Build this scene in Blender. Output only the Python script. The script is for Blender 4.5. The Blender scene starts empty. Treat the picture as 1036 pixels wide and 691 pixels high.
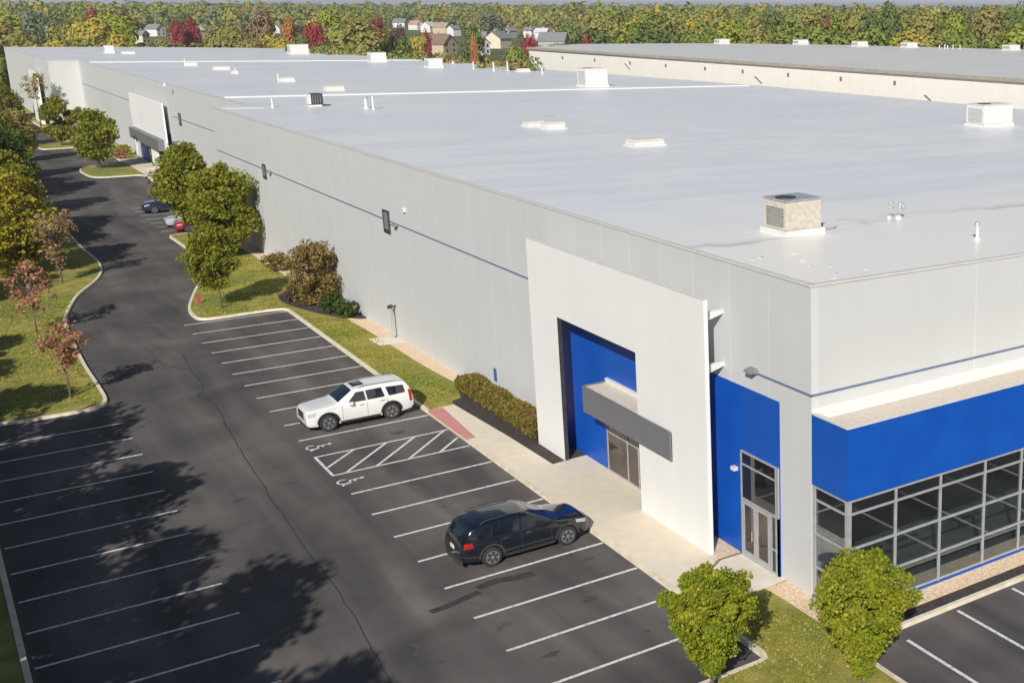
import bpy, bmesh, math, random
import numpy as np
from mathutils import Vector, Matrix
scene = bpy.context.scene
COL = scene.collection

# ------------------------------------------------------------------ camera
cam_d = bpy.data.cameras.new("camera")
cam = bpy.data.objects.new("camera", cam_d); COL.objects.link(cam)
scene.camera = cam
YAW, PITCH, ROLL = 0.66783943, 0.25913613, 0.00430864
CAM = Vector((-22.944, -30.953, 20.120))
cam_d.sensor_fit = 'HORIZONTAL'; cam_d.sensor_width = 36.0
cam_d.lens = 42.216
cam_d.shift_x = -0.32617; cam_d.shift_y = -0.01336
cam_d.clip_start = 0.5; cam_d.clip_end = 12000
_f = Vector((math.sin(YAW)*math.cos(PITCH), math.cos(YAW)*math.cos(PITCH), -math.sin(PITCH)))
_r = Vector((math.cos(YAW), -math.sin(YAW), 0)); _u = _r.cross(_f)
_c, _s = math.cos(ROLL), math.sin(ROLL)
_r, _u = _c*_r + _s*_u, -_s*_r + _c*_u
cam.matrix_world = Matrix(((_r.x, _u.x, -_f.x, CAM.x), (_r.y, _u.y, -_f.y, CAM.y), (_r.z, _u.z, -_f.z, CAM.z), (0, 0, 0, 1)))

# ------------------------------------------------------------------ light
SUN_AZ, SUN_EL = math.radians(40), math.radians(32)      # azimuth in which the light travels, from +Y towards +X
travel = Vector((math.sin(SUN_AZ)*math.cos(SUN_EL), math.cos(SUN_AZ)*math.cos(SUN_EL), -math.sin(SUN_EL)))
sun_d = bpy.data.lights.new("sun", 'SUN'); sun_d.energy = 5.0; sun_d.angle = math.radians(0.55); sun_d.color = (1.0, 0.955, 0.885)
sun = bpy.data.objects.new("sun", sun_d); COL.objects.link(sun)
sun.rotation_euler = travel.to_track_quat('-Z', 'Y').to_euler(); sun.location = (-40, -60, 80)
world = bpy.data.worlds.new("World"); scene.world = world; world.use_nodes = True
wn = world.node_tree.nodes; wl = world.node_tree.links
sky = wn.new("ShaderNodeTexSky"); sky.sky_type = 'NISHITA'; sky.sun_disc = False
sky.sun_elevation = SUN_EL; sky.sun_rotation = SUN_AZ + math.pi
sky.air_density = 1.0; sky.dust_density = 0.3; sky.ozone_density = 1.5
wn["Background"].inputs[1].default_value = 0.055
# pale milky band of air just above the horizon
wtc = wn.new("ShaderNodeTexCoord"); wsp = wn.new("ShaderNodeSeparateXYZ"); wl.new(wtc.outputs["Generated"], wsp.inputs[0])
wmr = wn.new("ShaderNodeMapRange"); wmr.interpolation_type = 'SMOOTHSTEP'; wmr.inputs[1].default_value = 0.0; wmr.inputs[2].default_value = 0.06; wmr.inputs[3].default_value = 0.92; wmr.inputs[4].default_value = 0.0
wl.new(wsp.outputs[2], wmr.inputs[0])
wmx = wn.new("ShaderNodeMix"); wmx.data_type = 'RGBA'; wl.new(wmr.outputs[0], wmx.inputs[0]); wl.new(sky.outputs[0], wmx.inputs[6]); wmx.inputs[7].default_value = (12.4, 12.9, 15.2, 1)
wl.new(wmx.outputs[2], wn["Background"].inputs[0])
scene.view_settings.view_transform = 'Standard'; scene.view_settings.look = 'None'
scene.view_settings.exposure = 0.0; scene.view_settings.gamma = 1.0
scene.view_settings.use_curve_mapping = False

# ------------------------------------------------------------------ materials
MATS = {}
def nodes_of(name):
    m = bpy.data.materials.new(name); m.use_nodes = True
    return m, m.node_tree.nodes, m.node_tree.links, m.node_tree.nodes["Principled BSDF"]
def vmath(N, op, a, b=None):
    n = N.new("ShaderNodeMath"); n.operation = op
    return n
def mat(name, c1, c2=None, scale=4.0, rough=0.7, bump=0.0, stretch=(1, 1, 1), metallic=0.0, spec=0.5, coat=0.0, contrast=(0.35, 0.65), detail=5.0, c3=None, scale3=0.3, bump_scale=None):
    if name in MATS: return MATS[name]
    m, N, L, P = nodes_of(name)
    P.inputs["Roughness"].default_value = rough; P.inputs["Metallic"].default_value = metallic
    P.inputs["Specular IOR Level"].default_value = spec; P.inputs["Coat Weight"].default_value = coat
    P.inputs["Coat Roughness"].default_value = 0.04
    c2 = c2 or tuple(min(1, v*1.12) for v in c1)
    tc = N.new("ShaderNodeTexCoord"); mp = N.new("ShaderNodeMapping"); mp.inputs["Scale"].default_value = stretch
    L.new(tc.outputs["Object"], mp.inputs[0])
    nz = N.new("ShaderNodeTexNoise"); nz.inputs["Scale"].default_value = scale; nz.inputs["Detail"].default_value = detail
    L.new(mp.outputs[0], nz.inputs["Vector"])
    cr = N.new("ShaderNodeValToRGB"); cr.color_ramp.elements[0].position = contrast[0]; cr.color_ramp.elements[1].position = contrast[1]
    cr.color_ramp.elements[0].color = (*c1, 1); cr.color_ramp.elements[1].color = (*c2, 1)
    L.new(nz.outputs[0], cr.inputs[0]); out = cr.outputs[0]
    if c3:
        n3 = N.new("ShaderNodeTexNoise"); n3.inputs["Scale"].default_value = scale3; n3.inputs["Detail"].default_value = 4
        L.new(mp.outputs[0], n3.inputs["Vector"])
        r3 = N.new("ShaderNodeValToRGB"); r3.color_ramp.elements[0].position = 0.45; r3.color_ramp.elements[1].position = 0.68
        L.new(n3.outputs[0], r3.inputs[0])
        mx = N.new("ShaderNodeMix"); mx.data_type = 'RGBA'
        L.new(r3.outputs[0], mx.inputs[0]); L.new(out, mx.inputs[6]); mx.inputs[7].default_value = (*c3, 1); out = mx.outputs[2]
    L.new(out, P.inputs["Base Color"])
    if bump:
        bp = N.new("ShaderNodeBump"); bp.inputs["Strength"].default_value = bump; bp.inputs["Distance"].default_value = 0.05
        nb = N.new("ShaderNodeTexNoise"); nb.inputs["Scale"].default_value = bump_scale or scale*3; nb.inputs["Detail"].default_value = 6
        L.new(tc.outputs["Object"], nb.inputs["Vector"]); L.new(nb.outputs[0], bp.inputs["Height"]); L.new(bp.outputs[0], P.inputs["Normal"])
    MATS[name] = m; return m

def asphalt():
    m, N, L, P = nodes_of("asphalt")
    tc = N.new("ShaderNodeTexCoord")
    def noise(scale, stretch=(1, 1, 1), det=5, dist=0.0):
        mp = N.new("ShaderNodeMapping"); mp.inputs["Scale"].default_value = stretch; L.new(tc.outputs["Object"], mp.inputs[0])
        n = N.new("ShaderNodeTexNoise"); n.inputs["Scale"].default_value = scale; n.inputs["Detail"].default_value = det; n.inputs["Distortion"].default_value = dist
        L.new(mp.outputs[0], n.inputs["Vector"]); return n.outputs[0]
    def ramp(src, p0, c0, p1, c1):
        r = N.new("ShaderNodeValToRGB"); r.color_ramp.elements[0].position = p0; r.color_ramp.elements[1].position = p1
        r.color_ramp.elements[0].color = (*c0, 1); r.color_ramp.elements[1].color = (*c1, 1); L.new(src, r.inputs[0]); return r.outputs[0]
    def mix(f, a, b, mode='MIX', fac=None):
        x = N.new("ShaderNodeMix"); x.data_type = 'RGBA'; x.blend_type = mode
        if fac is not None: x.inputs[0].default_value = fac
        else: L.new(f, x.inputs[0])
        for s, v in ((6, a), (7, b)):
            if isinstance(v, tuple): x.inputs[s].default_value = (*v, 1)
            else: L.new(v, x.inputs[s])
        return x.outputs[2]
    base = ramp(noise(0.22, (1, 1, 1), 6, 0.6), 0.32, (0.075, 0.070, 0.069), 0.70, (0.140, 0.128, 0.124))
    streak = ramp(noise(0.55, (1.0, 0.10, 1), 5, 0.4), 0.35, (0.68, 0.68, 0.69), 0.68, (1.27, 1.23, 1.19))
    c = mix(None, base, streak, 'MULTIPLY', 1.0)
    stains = ramp(noise(0.9, (1, 1, 1), 3), 0.66, (0, 0, 0), 0.74, (0.45, 0.45, 0.45))
    c = mix(stains, c, (0.040, 0.037, 0.037))
    scuff = ramp(noise(1.3, (1, 0.7, 1), 5, 1.2), 0.68, (0, 0, 0), 0.80, (0.5, 0.5, 0.5))
    c = mix(scuff, c, (0.150, 0.132, 0.120))
    grit = ramp(noise(28, (1, 1, 1), 3), 0.3, (0.86, 0.86, 0.86), 0.7, (1.12, 1.12, 1.12))
    c = mix(None, c, grit, 'MULTIPLY', 1.0)
    L.new(c, P.inputs["Base Color"]); P.inputs["Roughness"].default_value = 0.88; P.inputs["Specular IOR Level"].default_value = 0.3
    bp = N.new("ShaderNodeBump"); bp.inputs["Strength"].default_value = 0.35; bp.inputs["Distance"].default_value = 0.02
    L.new(noise(30, (1, 1, 1), 4), bp.inputs["Height"]); L.new(bp.outputs[0], P.inputs["Normal"])
    MATS["asphalt"] = m; return m

def panel_paint(name, c, axis, pitch, amount=0.06):
    """painted tilt-up concrete: faint vertical run-off streaks and narrow panel joints along one axis"""
    m, N, L, P = nodes_of(name)
    tc = N.new("ShaderNodeTexCoord"); sp = N.new("ShaderNodeSeparateXYZ"); L.new(tc.outputs["Object"], sp.inputs[0])
    mp = N.new("ShaderNodeMapping"); mp.inputs["Scale"].default_value = (1, 1, 0.06); L.new(tc.outputs["Object"], mp.inputs[0])
    nz = N.new("ShaderNodeTexNoise"); nz.inputs["Scale"].default_value = 1.3; nz.inputs["Detail"].default_value = 6; L.new(mp.outputs[0], nz.inputs["Vector"])
    cr = N.new("ShaderNodeValToRGB"); k = 1-amount
    cr.color_ramp.elements[0].position = 0.3; cr.color_ramp.elements[1].position = 0.7
    cr.color_ramp.elements[0].color = (c[0]*k, c[1]*k, c[2]*k, 1); cr.color_ramp.elements[1].color = (*c, 1); L.new(nz.outputs[0], cr.inputs[0])
    n2 = N.new("ShaderNodeTexNoise"); n2.inputs["Scale"].default_value = 0.35; n2.inputs["Detail"].default_value = 4; L.new(tc.outputs["Object"], n2.inputs["Vector"])
    r2 = N.new("ShaderNodeValToRGB"); r2.color_ramp.elements[0].color = (0.95, 0.95, 0.95, 1); r2.color_ramp.elements[1].color = (1.04, 1.04, 1.04, 1); L.new(n2.outputs[0], r2.inputs[0])
    mu = N.new("ShaderNodeMix"); mu.data_type = 'RGBA'; mu.blend_type = 'MULTIPLY'; mu.inputs[0].default_value = 1
    L.new(cr.outputs[0], mu.inputs[6]); L.new(r2.outputs[0], mu.inputs[7])
    def M(op, a, b):
        n = N.new("ShaderNodeMath"); n.operation = op
        if hasattr(a, 'is_linked'): L.new(a, n.inputs[0])
        else: n.inputs[0].default_value = a
        n.inputs[1].default_value = b; return n.outputs[0]
    t = M('FLOORED_MODULO', sp.outputs[axis], pitch); t = M('SUBTRACT', t, pitch/2); t = M('ABSOLUTE', t, 0); t = M('GREATER_THAN', t, pitch/2-0.035)
    t = M('MULTIPLY', t, 0.22)
    mx = N.new("ShaderNodeMix"); mx.data_type = 'RGBA'; L.new(t, mx.inputs[0]); L.new(mu.outputs[2], mx.inputs[6]); mx.inputs[7].default_value = (0.88, 0.87, 0.84, 1)
    L.new(mx.outputs[2], P.inputs["Base Color"]); P.inputs["Roughness"].default_value = 0.8; P.inputs["Specular IOR Level"].default_value = 0.25
    MATS[name] = m; return m

def roof_mat(name, c, tint, warm=None):
    m, N, L, P = nodes_of(name)
    tc = N.new("ShaderNodeTexCoord")
    def noise(scale, st, det=5, dist=0.0):
        mp = N.new("ShaderNodeMapping"); mp.inputs["Scale"].default_value = st; L.new(tc.outputs["Object"], mp.inputs[0])
        n = N.new("ShaderNodeTexNoise"); n.inputs["Scale"].default_value = scale; n.inputs["Detail"].default_value = det; n.inputs["Distortion"].default_value = dist
        L.new(mp.outputs[0], n.inputs["Vector"]); return n.outputs[0]
    def ramp(src, stops):
        r = N.new("ShaderNodeValToRGB"); e = r.color_ramp.elements
        e[0].position, e[0].color = stops[0][0], (*stops[0][1], 1); e[1].position, e[1].color = stops[-1][0], (*stops[-1][1], 1)
        for p_, c_ in stops[1:-1]: k = e.new(p_); k.color = (*c_, 1)
        L.new(src, r.inputs[0]); return r.outputs[0]
    def mix(f, a, b):
        x = N.new("ShaderNodeMix"); x.data_type = 'RGBA'; L.new(f, x.inputs[0])
        for s, v in ((6, a), (7, b)):
            if isinstance(v, tuple): x.inputs[s].default_value = (*v, 1)
            else: L.new(v, x.inputs[s])
        return x.outputs[2]
    def M(op, a, b):
        n = N.new("ShaderNodeMath"); n.operation = op
        for k, v in ((0, a), (1, b)):
            if isinstance(v, (int, float)): n.inputs[k].default_value = v
            else: L.new(v, n.inputs[k])
        return n.outputs[0]
    n1 = noise(0.55, (0.10, 1.0, 1), 6)
    col = ramp(n1, [(0.3, (c[0]*.90, c[1]*.90, c[2]*.91)), (0.7, c)])
    col = mix(ramp(noise(0.09, (1, 1, 1), 5, 0.8), [(0.46, (0, 0, 0)), (0.66, (.8, .8, .8))]), col, tint)
    col = mix(ramp(noise(0.8, (0.05, 1, 1), 4, 0.3), [(0.55, (0, 0, 0)), (0.75, (.5, .5, .5))]), col, (c[0]*.84, c[1]*.82, c[2]*.80))
    # welded sheet laps every 3 m, faint
    sp = N.new("ShaderNodeSeparateXYZ"); L.new(tc.outputs["Object"], sp.inputs[0])
    t = M('GREATER_THAN', M('ABSOLUTE', M('SUBTRACT', M('FLOORED_MODULO', sp.outputs[1], 3.05), 1.52), 0.0), 1.46)
    col = mix(M('MULTIPLY', t, 0.42), col, (c[0]*.72, c[1]*.72, c[2]*.73))
    if warm:
        # dusty warm drainage area by the front edge, with a brown tide line at its border
        yy = M('ADD', sp.outputs[1], M('MULTIPLY', M('SUBTRACT', noise(0.16, (1, 1, 1), 3, 0.5), 0.5), 7.0))
        yy = M('SUBTRACT', yy, M('MULTIPLY', sp.outputs[0], 0.02))
        k = M('DIVIDE', yy, 20.0)
        col = mix(ramp(k, [(0.25, (1, 1, 1)), (0.80, (0, 0, 0))]), col, warm)
        tide = ramp(k, [(0.395, (0, 0, 0)), (0.412, (.6, .6, .6)), (0.425, (.25, .25, .25)), (0.45, (0, 0, 0))])
        tm = N.new("ShaderNodeMix"); tm.data_type = 'RGBA'; tm.blend_type = 'MULTIPLY'; tm.inputs[0].default_value = 1; L.new(tide, tm.inputs[6]); L.new(ramp(noise(0.5, (.3, 1, 1), 4), [(.35, (.1, .1, .1)), (.6, (1, 1, 1))]), tm.inputs[7])
        col = mix(tm.outputs[2], col, (0.40, 0.33, 0.26))
    L.new(col, P.inputs["Base Color"])
    r3 = N.new("ShaderNodeMapRange"); r3.inputs[3].default_value = 0.26; r3.inputs[4].default_value = 0.42; L.new(n1, r3.inputs[0]); L.new(r3.outputs[0], P.inputs["Roughness"])
    P.inputs["Specular IOR Level"].default_value = 0.34
    MATS[name] = m; return m

def leaf_mat(name, cols, rough=0.6, trans=0.40, gain=1.7, isl=.55, nsc=.9, nw=.5):
    cols = [tuple(min(.6, v*gain) for v in c) for c in cols]
    m, N, L, P = nodes_of(name)
    geo = N.new("ShaderNodeNewGeometry"); tc = N.new("ShaderNodeTexCoord")
    nz = N.new("ShaderNodeTexNoise"); nz.inputs["Scale"].default_value = nsc; nz.inputs["Detail"].default_value = 3; L.new(tc.outputs["Object"], nz.inputs["Vector"])
    ad = N.new("ShaderNodeMath"); ad.operation = 'MULTIPLY_ADD'; ad.inputs[1].default_value = isl; L.new(geo.outputs["Random Per Island"], ad.inputs[0])
    m2 = N.new("ShaderNodeMath"); m2.operation = 'MULTIPLY'; m2.inputs[1].default_value = nw; L.new(nz.outputs[0], m2.inputs[0]); L.new(m2.outputs[0], ad.inputs[2])
    cr = N.new("ShaderNodeValToRGB"); e = cr.color_ramp.elements
    e[0].position = 0.15; e[0].color = (*cols[0], 1); e[1].position = 0.85; e[1].color = (*cols[-1], 1)
    for i, c in enumerate(cols[1:-1]):
        k = e.new(0.15+0.7*(i+1)/(len(cols)-1)); k.color = (*c, 1)
    L.new(ad.outputs[0], cr.inputs[0]); L.new(cr.outputs[0], P.inputs["Base Color"])
    P.inputs["Roughness"].default_value = rough; P.inputs["Specular IOR Level"].default_value = 0.25
    tr = N.new("ShaderNodeBsdfTranslucent"); L.new(cr.outputs[0], tr.inputs[0])
    ms = N.new("ShaderNodeMixShader"); ms.inputs[0].default_value = trans
    L.new(P.outputs[0], ms.inputs[1]); L.new(tr.outputs[0], ms.inputs[2]); L.new(ms.outputs[0], N["Material Output"].inputs[0])
    MATS[name] = m; return m

def glass_mat(name, tint, clear=0.5):
    m, N, L, P = nodes_of(name)
    N.remove(P)
    lw0 = N.new("ShaderNodeLayerWeight"); lw0.inputs[0].default_value = 0.5
    lwp = N.new("ShaderNodeMath"); lwp.operation = 'POWER'; lwp.inputs[1].default_value = 2.0; L.new(lw0.outputs["Facing"], lwp.inputs[0])
    lw = N.new("ShaderNodeMapRange"); lw.inputs[3].default_value = 0.10; lw.inputs[4].default_value = 0.85; L.new(lwp.outputs[0], lw.inputs[0])
    gl = N.new("ShaderNodeBsdfGlossy"); gl.inputs["Roughness"].default_value = 0.015; gl.inputs[0].default_value = (0.9, 0.95, 1, 1)
    tr = N.new("ShaderNodeBsdfTransparent"); tr.inputs[0].default_value = (*tint, 1)
    ms = N.new("ShaderNodeMixShader"); L.new(lw.outputs[0], ms.inputs[0]); L.new(tr.outputs[0], ms.inputs[1]); L.new(gl.outputs[0], ms.inputs[2])
    L.new(ms.outputs[0], N["Material Output"].inputs[0]); MATS[name] = m; return m

ASPH = asphalt()
LONGP = panel_paint("light_grey_wall_paint", (0.575, 0.583, 0.585), 1, 2.5, 0.022)
ENDP = panel_paint("light_grey_end_paint", (0.60, 0.60, 0.588), 0, 7.6, 0.03)
WHITEP = panel_paint("white_portal_paint", (0.80, 0.795, 0.78), 1, 2.55, 0.03)
CREAMP = panel_paint("cream_wall_paint", (0.90, 0.86, 0.79), 1, 7.6, 0.05)
BLUEP = mat("blue_wall_paint", (0.003, 0.074, 0.40), (0.005, 0.090, 0.455), 0.7, 0.42, spec=0.4)
ROOFM = roof_mat("white_roof_membrane", (0.82, 0.825, 0.845), (0.85, 0.84, 0.83), (0.89, 0.86, 0.81))
ROOF2 = roof_mat("grey_roof_membrane", (0.76, 0.735, 0.69), (0.79, 0.76, 0.71))
BEIGEM = mat("beige_roof_gravel", (0.62, 0.54, 0.44), (0.70, 0.62, 0.52), 5, 0.9, 0.15)
CONC = mat("pale_concrete", (0.68, 0.60, 0.475), (0.73, 0.645, 0.515), 2.2, 0.9, 0.15)
PADC = mat("light_concrete", (0.66, 0.59, 0.49), (0.76, 0.69, 0.59), 1.5, 0.9, 0.1)
KERBM = mat("kerb_concrete", (0.62, 0.54, 0.40), (0.76, 0.68, 0.54), 2.5, 0.9, 0.2)
GRAVEL = mat("tan_gravel", (0.58, 0.40, 0.25), (0.90, 0.72, 0.52), 9, 0.95, 0.6, contrast=(0.3, 0.7))
MULCH = mat("dark_mulch", (0.030, 0.024, 0.022), (0.085, 0.068, 0.060), 12, 0.95, 0.7)
PAINT = mat("white_line_paint", (0.30, 0.285, 0.275), (0.72, 0.71, 0.69), 7, 0.7, contrast=(0.28, 0.50), detail=8)
RAMPM = mat("brick_red_tactile", (0.50, 0.20, 0.19), (0.62, 0.28, 0.26), 8, 0.8, 0.3)
TARM = mat("crack_sealant", (0.030, 0.028, 0.027), (0.050, 0.046, 0.044), 2, 0.6)
STAIN = mat("tyre_rubber_mark", (0.030, 0.028, 0.027), (0.055, 0.050, 0.048), 4, 0.8)
METALG = mat("grey_canopy_metal", (0.165, 0.165, 0.180), (0.175, 0.175, 0.19), 2, 0.45, spec=0.4)
ALU = mat("aluminium_frame", (0.36, 0.36, 0.37), (0.43, 0.43, 0.44), 4, 0.4, metallic=0.1)
DARKM = mat("dark_metal", (0.03, 0.032, 0.036), (0.05, 0.052, 0.056), 6, 0.5)
MIDG = mat("weathered_grey_metal", (0.22, 0.22, 0.22), (0.32, 0.32, 0.31), 8, 0.5, metallic=0.3)
GALV = mat("galvanised_metal", (0.50, 0.50, 0.50), (0.64, 0.64, 0.63), 6, 0.4, metallic=0.5)
WHITEM = mat("white_painted_metal", (0.68, 0.67, 0.65), (0.71, 0.70, 0.68), 3, 0.5)
BEIGEU = mat("beige_unit_paint", (0.50, 0.45, 0.37), (0.62, 0.57, 0.49), 5, 0.6)
COPE = mat("pale_coping_metal", (0.60, 0.585, 0.56), (0.68, 0.66, 0.635), 3, 0.5)
STRIPE = mat("blue_grey_stripe", (0.11, 0.15, 0.28), (0.17, 0.21, 0.33), 6, 0.6)
GRASSM = mat("mown_autumn_grass", (0.200, 0.200, 0.030), (0.400, 0.330, 0.080), 1.1, 0.95, 0.8, contrast=(0.3, 0.72), detail=9, c3=(0.130, 0.190, 0.024), scale3=0.20, bump_scale=14)
LANDM = mat("rough_field", (0.130, 0.140, 0.035), (0.220, 0.190, 0.06), 0.02, 0.95, detail=8, c3=(0.05, 0.075, 0.016), scale3=0.008)
BARK = mat("grey_brown_bark", (0.10, 0.08, 0.06), (0.20, 0.17, 0.14), 9, 0.95, 0.5, stretch=(1, 1, 0.2))
DGLASS = mat("dark_window_glass", (0.012, 0.015, 0.018), (0.016, 0.019, 0.023), 2, 0.03, spec=0.8)
BAYGL = glass_mat("tinted_storefront_glass", (0.64, 0.71, 0.71))
DARKIN = mat("dark_interior", (0.22, 0.22, 0.22), (0.30, 0.30, 0.30), 2, 0.9)
FLOORIN = mat("interior_carpet", (0.22, 0.22, 0.21), (0.30, 0.30, 0.29), 2, 0.9)
BROWNIN = mat("door_interior", (0.10, 0.075, 0.055), (0.15, 0.12, 0.09), 2, 0.5)
LEAF = {
 'yellowgreen': leaf_mat("leaf_yellowgreen", [(0.070, 0.088, 0.008), (0.145, 0.155, 0.015), (0.225, 0.205, 0.028)]),
 'green': leaf_mat("leaf_green", [(0.045, 0.080, 0.010), (0.085, 0.125, 0.014), (0.150, 0.180, 0.022)]),
 'lime': leaf_mat("leaf_lime", [(0.045, 0.074, 0.006), (0.118, 0.158, 0.010), (0.185, 0.212, 0.014), (0.280, 0.235, 0.028)], trans=.32, isl=.52, gain=1.6, nsc=1.1, nw=.62),
 'olive': leaf_mat("leaf_olive", [(0.070, 0.072, 0.014), (0.130, 0.125, 0.022), (0.205, 0.180, 0.036)]),
 'gold': leaf_mat("leaf_gold", [(0.110, 0.100, 0.010), (0.210, 0.185, 0.018), (0.330, 0.270, 0.030)]),
 'goldorange': leaf_mat("leaf_goldorange", [(0.130, 0.085, 0.014), (0.250, 0.160, 0.024), (0.380, 0.220, 0.035)]),
 'orange': leaf_mat("leaf_orange", [(0.180, 0.070, 0.016), (0.330, 0.120, 0.026), (0.420, 0.180, 0.045)]),
 'crimson': leaf_mat("leaf_crimson", [(0.090, 0.010, 0.014), (0.190, 0.020, 0.028), (0.270, 0.055, 0.055)]),
 'purple': leaf_mat("leaf_purple", [(0.045, 0.024, 0.024), (0.090, 0.045, 0.045), (0.130, 0.075, 0.065)]),
 'brown': leaf_mat("leaf_brown", [(0.075, 0.045, 0.026), (0.145, 0.090, 0.050), (0.200, 0.130, 0.075)]),
 'brownolive': leaf_mat("leaf_brownolive", [(0.085, 0.066, 0.020), (0.150, 0.115, 0.030), (0.215, 0.160, 0.050)]),
 'darkgreen': leaf_mat("leaf_darkgreen", [(0.022, 0.040, 0.010), (0.045, 0.072, 0.015), (0.080, 0.105, 0.024)]),
 'bluegreen': leaf_mat("leaf_bluegreen", [(0.040, 0.055, 0.026), (0.075, 0.092, 0.045), (0.120, 0.130, 0.066)]),
 'redtwig': leaf_mat("leaf_redtwig", [(0.160, 0.085, 0.045), (0.280, 0.140, 0.085), (0.360, 0.220, 0.110)]),
 'browntwig': leaf_mat("leaf_browntwig", [(0.130, 0.088, 0.050), (0.220, 0.150, 0.085), (0.280, 0.210, 0.090)]),
 'mixbush': leaf_mat("leaf_mixbush", [(0.078, 0.092, 0.017), (0.155, 0.128, 0.036), (0.250, 0.120, 0.068)]),
 'hedge': leaf_mat("leaf_hedge", [(0.080, 0.085, 0.014), (0.150, 0.130, 0.026), (0.200, 0.105, 0.042)]),
 'yellowtwig': leaf_mat("leaf_yellowtwig", [(0.130, 0.115, 0.030), (0.240, 0.200, 0.060), (0.280, 0.220, 0.090)]),
}

# the same foliage kinds for the distant woods, haze put into their paler colours
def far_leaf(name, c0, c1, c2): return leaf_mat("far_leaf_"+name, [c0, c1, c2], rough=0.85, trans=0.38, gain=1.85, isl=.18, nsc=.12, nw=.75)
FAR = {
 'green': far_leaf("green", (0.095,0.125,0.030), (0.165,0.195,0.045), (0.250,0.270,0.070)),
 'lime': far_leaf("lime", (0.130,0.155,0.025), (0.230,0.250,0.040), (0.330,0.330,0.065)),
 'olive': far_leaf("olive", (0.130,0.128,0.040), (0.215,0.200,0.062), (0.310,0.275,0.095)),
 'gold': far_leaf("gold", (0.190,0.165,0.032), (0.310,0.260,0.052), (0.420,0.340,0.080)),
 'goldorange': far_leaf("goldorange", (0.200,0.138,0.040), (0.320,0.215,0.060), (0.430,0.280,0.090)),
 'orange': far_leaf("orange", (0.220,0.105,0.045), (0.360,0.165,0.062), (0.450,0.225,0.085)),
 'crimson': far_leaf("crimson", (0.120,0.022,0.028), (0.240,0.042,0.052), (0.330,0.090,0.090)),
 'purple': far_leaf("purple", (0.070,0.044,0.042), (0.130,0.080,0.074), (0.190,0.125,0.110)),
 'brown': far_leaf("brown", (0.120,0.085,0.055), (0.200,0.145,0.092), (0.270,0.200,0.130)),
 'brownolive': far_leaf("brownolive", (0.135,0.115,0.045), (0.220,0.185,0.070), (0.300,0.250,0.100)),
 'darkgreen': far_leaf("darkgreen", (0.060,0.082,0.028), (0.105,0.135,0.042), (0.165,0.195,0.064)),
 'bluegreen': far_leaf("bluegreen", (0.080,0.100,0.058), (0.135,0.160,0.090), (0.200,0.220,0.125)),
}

# ------------------------------------------------------------------ helpers
class MB:
    """collects shapes and links them as ONE mesh object"""
    def __init__(s): s.v = []; s.f = []
    def add(s, vs, fs):
        n = len(s.v); s.v.extend([tuple(v) for v in vs]); s.f.extend([tuple(n+i for i in f) for f in fs]); return s
    def box(s, x0, x1, y0, y1, z0, z1):
        s.add([(x0,y0,z0),(x1,y0,z0),(x1,y1,z0),(x0,y1,z0),(x0,y0,z1),(x1,y0,z1),(x1,y1,z1),(x0,y1,z1)],
              [(0,3,2,1),(4,5,6,7),(0,1,5,4),(1,2,6,5),(2,3,7,6),(3,0,4,7)]); return s
    def prism(s, pts, z0, z1):
        n = len(pts); z = (lambda p: z1) if not callable(z1) else z1
        s.add([(p[0],p[1],z0) for p in pts]+[(p[0],p[1],z(p)) for p in pts],
              [tuple(range(n-1,-1,-1)), tuple(range(n,2*n))]+[(i,(i+1)%n,n+(i+1)%n,n+i) for i in range(n)]); return s
    def sheet(s, pts, z):
        n = len(pts); s.add([(p[0],p[1],z) for p in pts], [tuple(range(n))]); return s
    def tube(s, pts, rad, k=8, cap=True):
        pts = [Vector(p) for p in pts]
        if not hasattr(rad, '__len__'): rad = [rad]*len(pts)
        vs, fs = [], []
        for i, p in enumerate(pts):
            d = (pts[min(i+1,len(pts)-1)]-pts[max(i-1,0)]).normalized()
            a = d.cross(Vector((0,0,1)) if abs(d.z) < 0.9 else Vector((1,0,0))).normalized(); b = d.cross(a)
            for j in range(k):
                t = 2*math.pi*j/k; vs.append(p+(a*math.cos(t)+b*math.sin(t))*rad[i])
        for i in range(len(pts)-1):
            for j in range(k): fs.append((i*k+j, i*k+(j+1)%k, (i+1)*k+(j+1)%k, (i+1)*k+j))
        if cap: fs.append(tuple(range(k-1,-1,-1))); fs.append(tuple((len(pts)-1)*k+j for j in range(k)))
        s.add(vs, fs); return s
    def strip(s, pts, w, z):
        """flat ribbon of width w along a polyline"""
        L_ = offset(pts, w/2); R_ = offset(pts, -w/2); n = len(pts)
        s.add([(p[0],p[1],z) for p in L_]+[(p[0],p[1],z) for p in R_], [(n+i, n+i+1, i+1, i) for i in range(n-1)]); return s
    def build(s, name, material, parent=None, smooth=False, bevel=0.0):
        me = bpy.data.meshes.new(name); me.from_pydata(s.v, [], s.f); me.update()
        if bevel:
            bm = bmesh.new(); bm.from_mesh(me)
            bmesh.ops.bevel(bm, geom=bm.edges[:], offset=bevel, segments=2, affect='EDGES', clamp_overlap=True)
            bm.to_mesh(me); bm.free()
        me.materials.append(material)
        if smooth: me.polygons.foreach_set('use_smooth', [True]*len(me.polygons))
        o = bpy.data.objects.new(name, me); COL.objects.link(o)
        if parent: o.parent = parent
        return o
def offset(pts, d):
    out = []
    for i, p in enumerate(pts):
        a = Vector(pts[max(i-1,0)][:2]); b = Vector(pts[min(i+1,len(pts)-1)][:2]); t = (b-a).normalized(); out.append((p[0]-t.y*d, p[1]+t.x*d))
    return out
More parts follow.
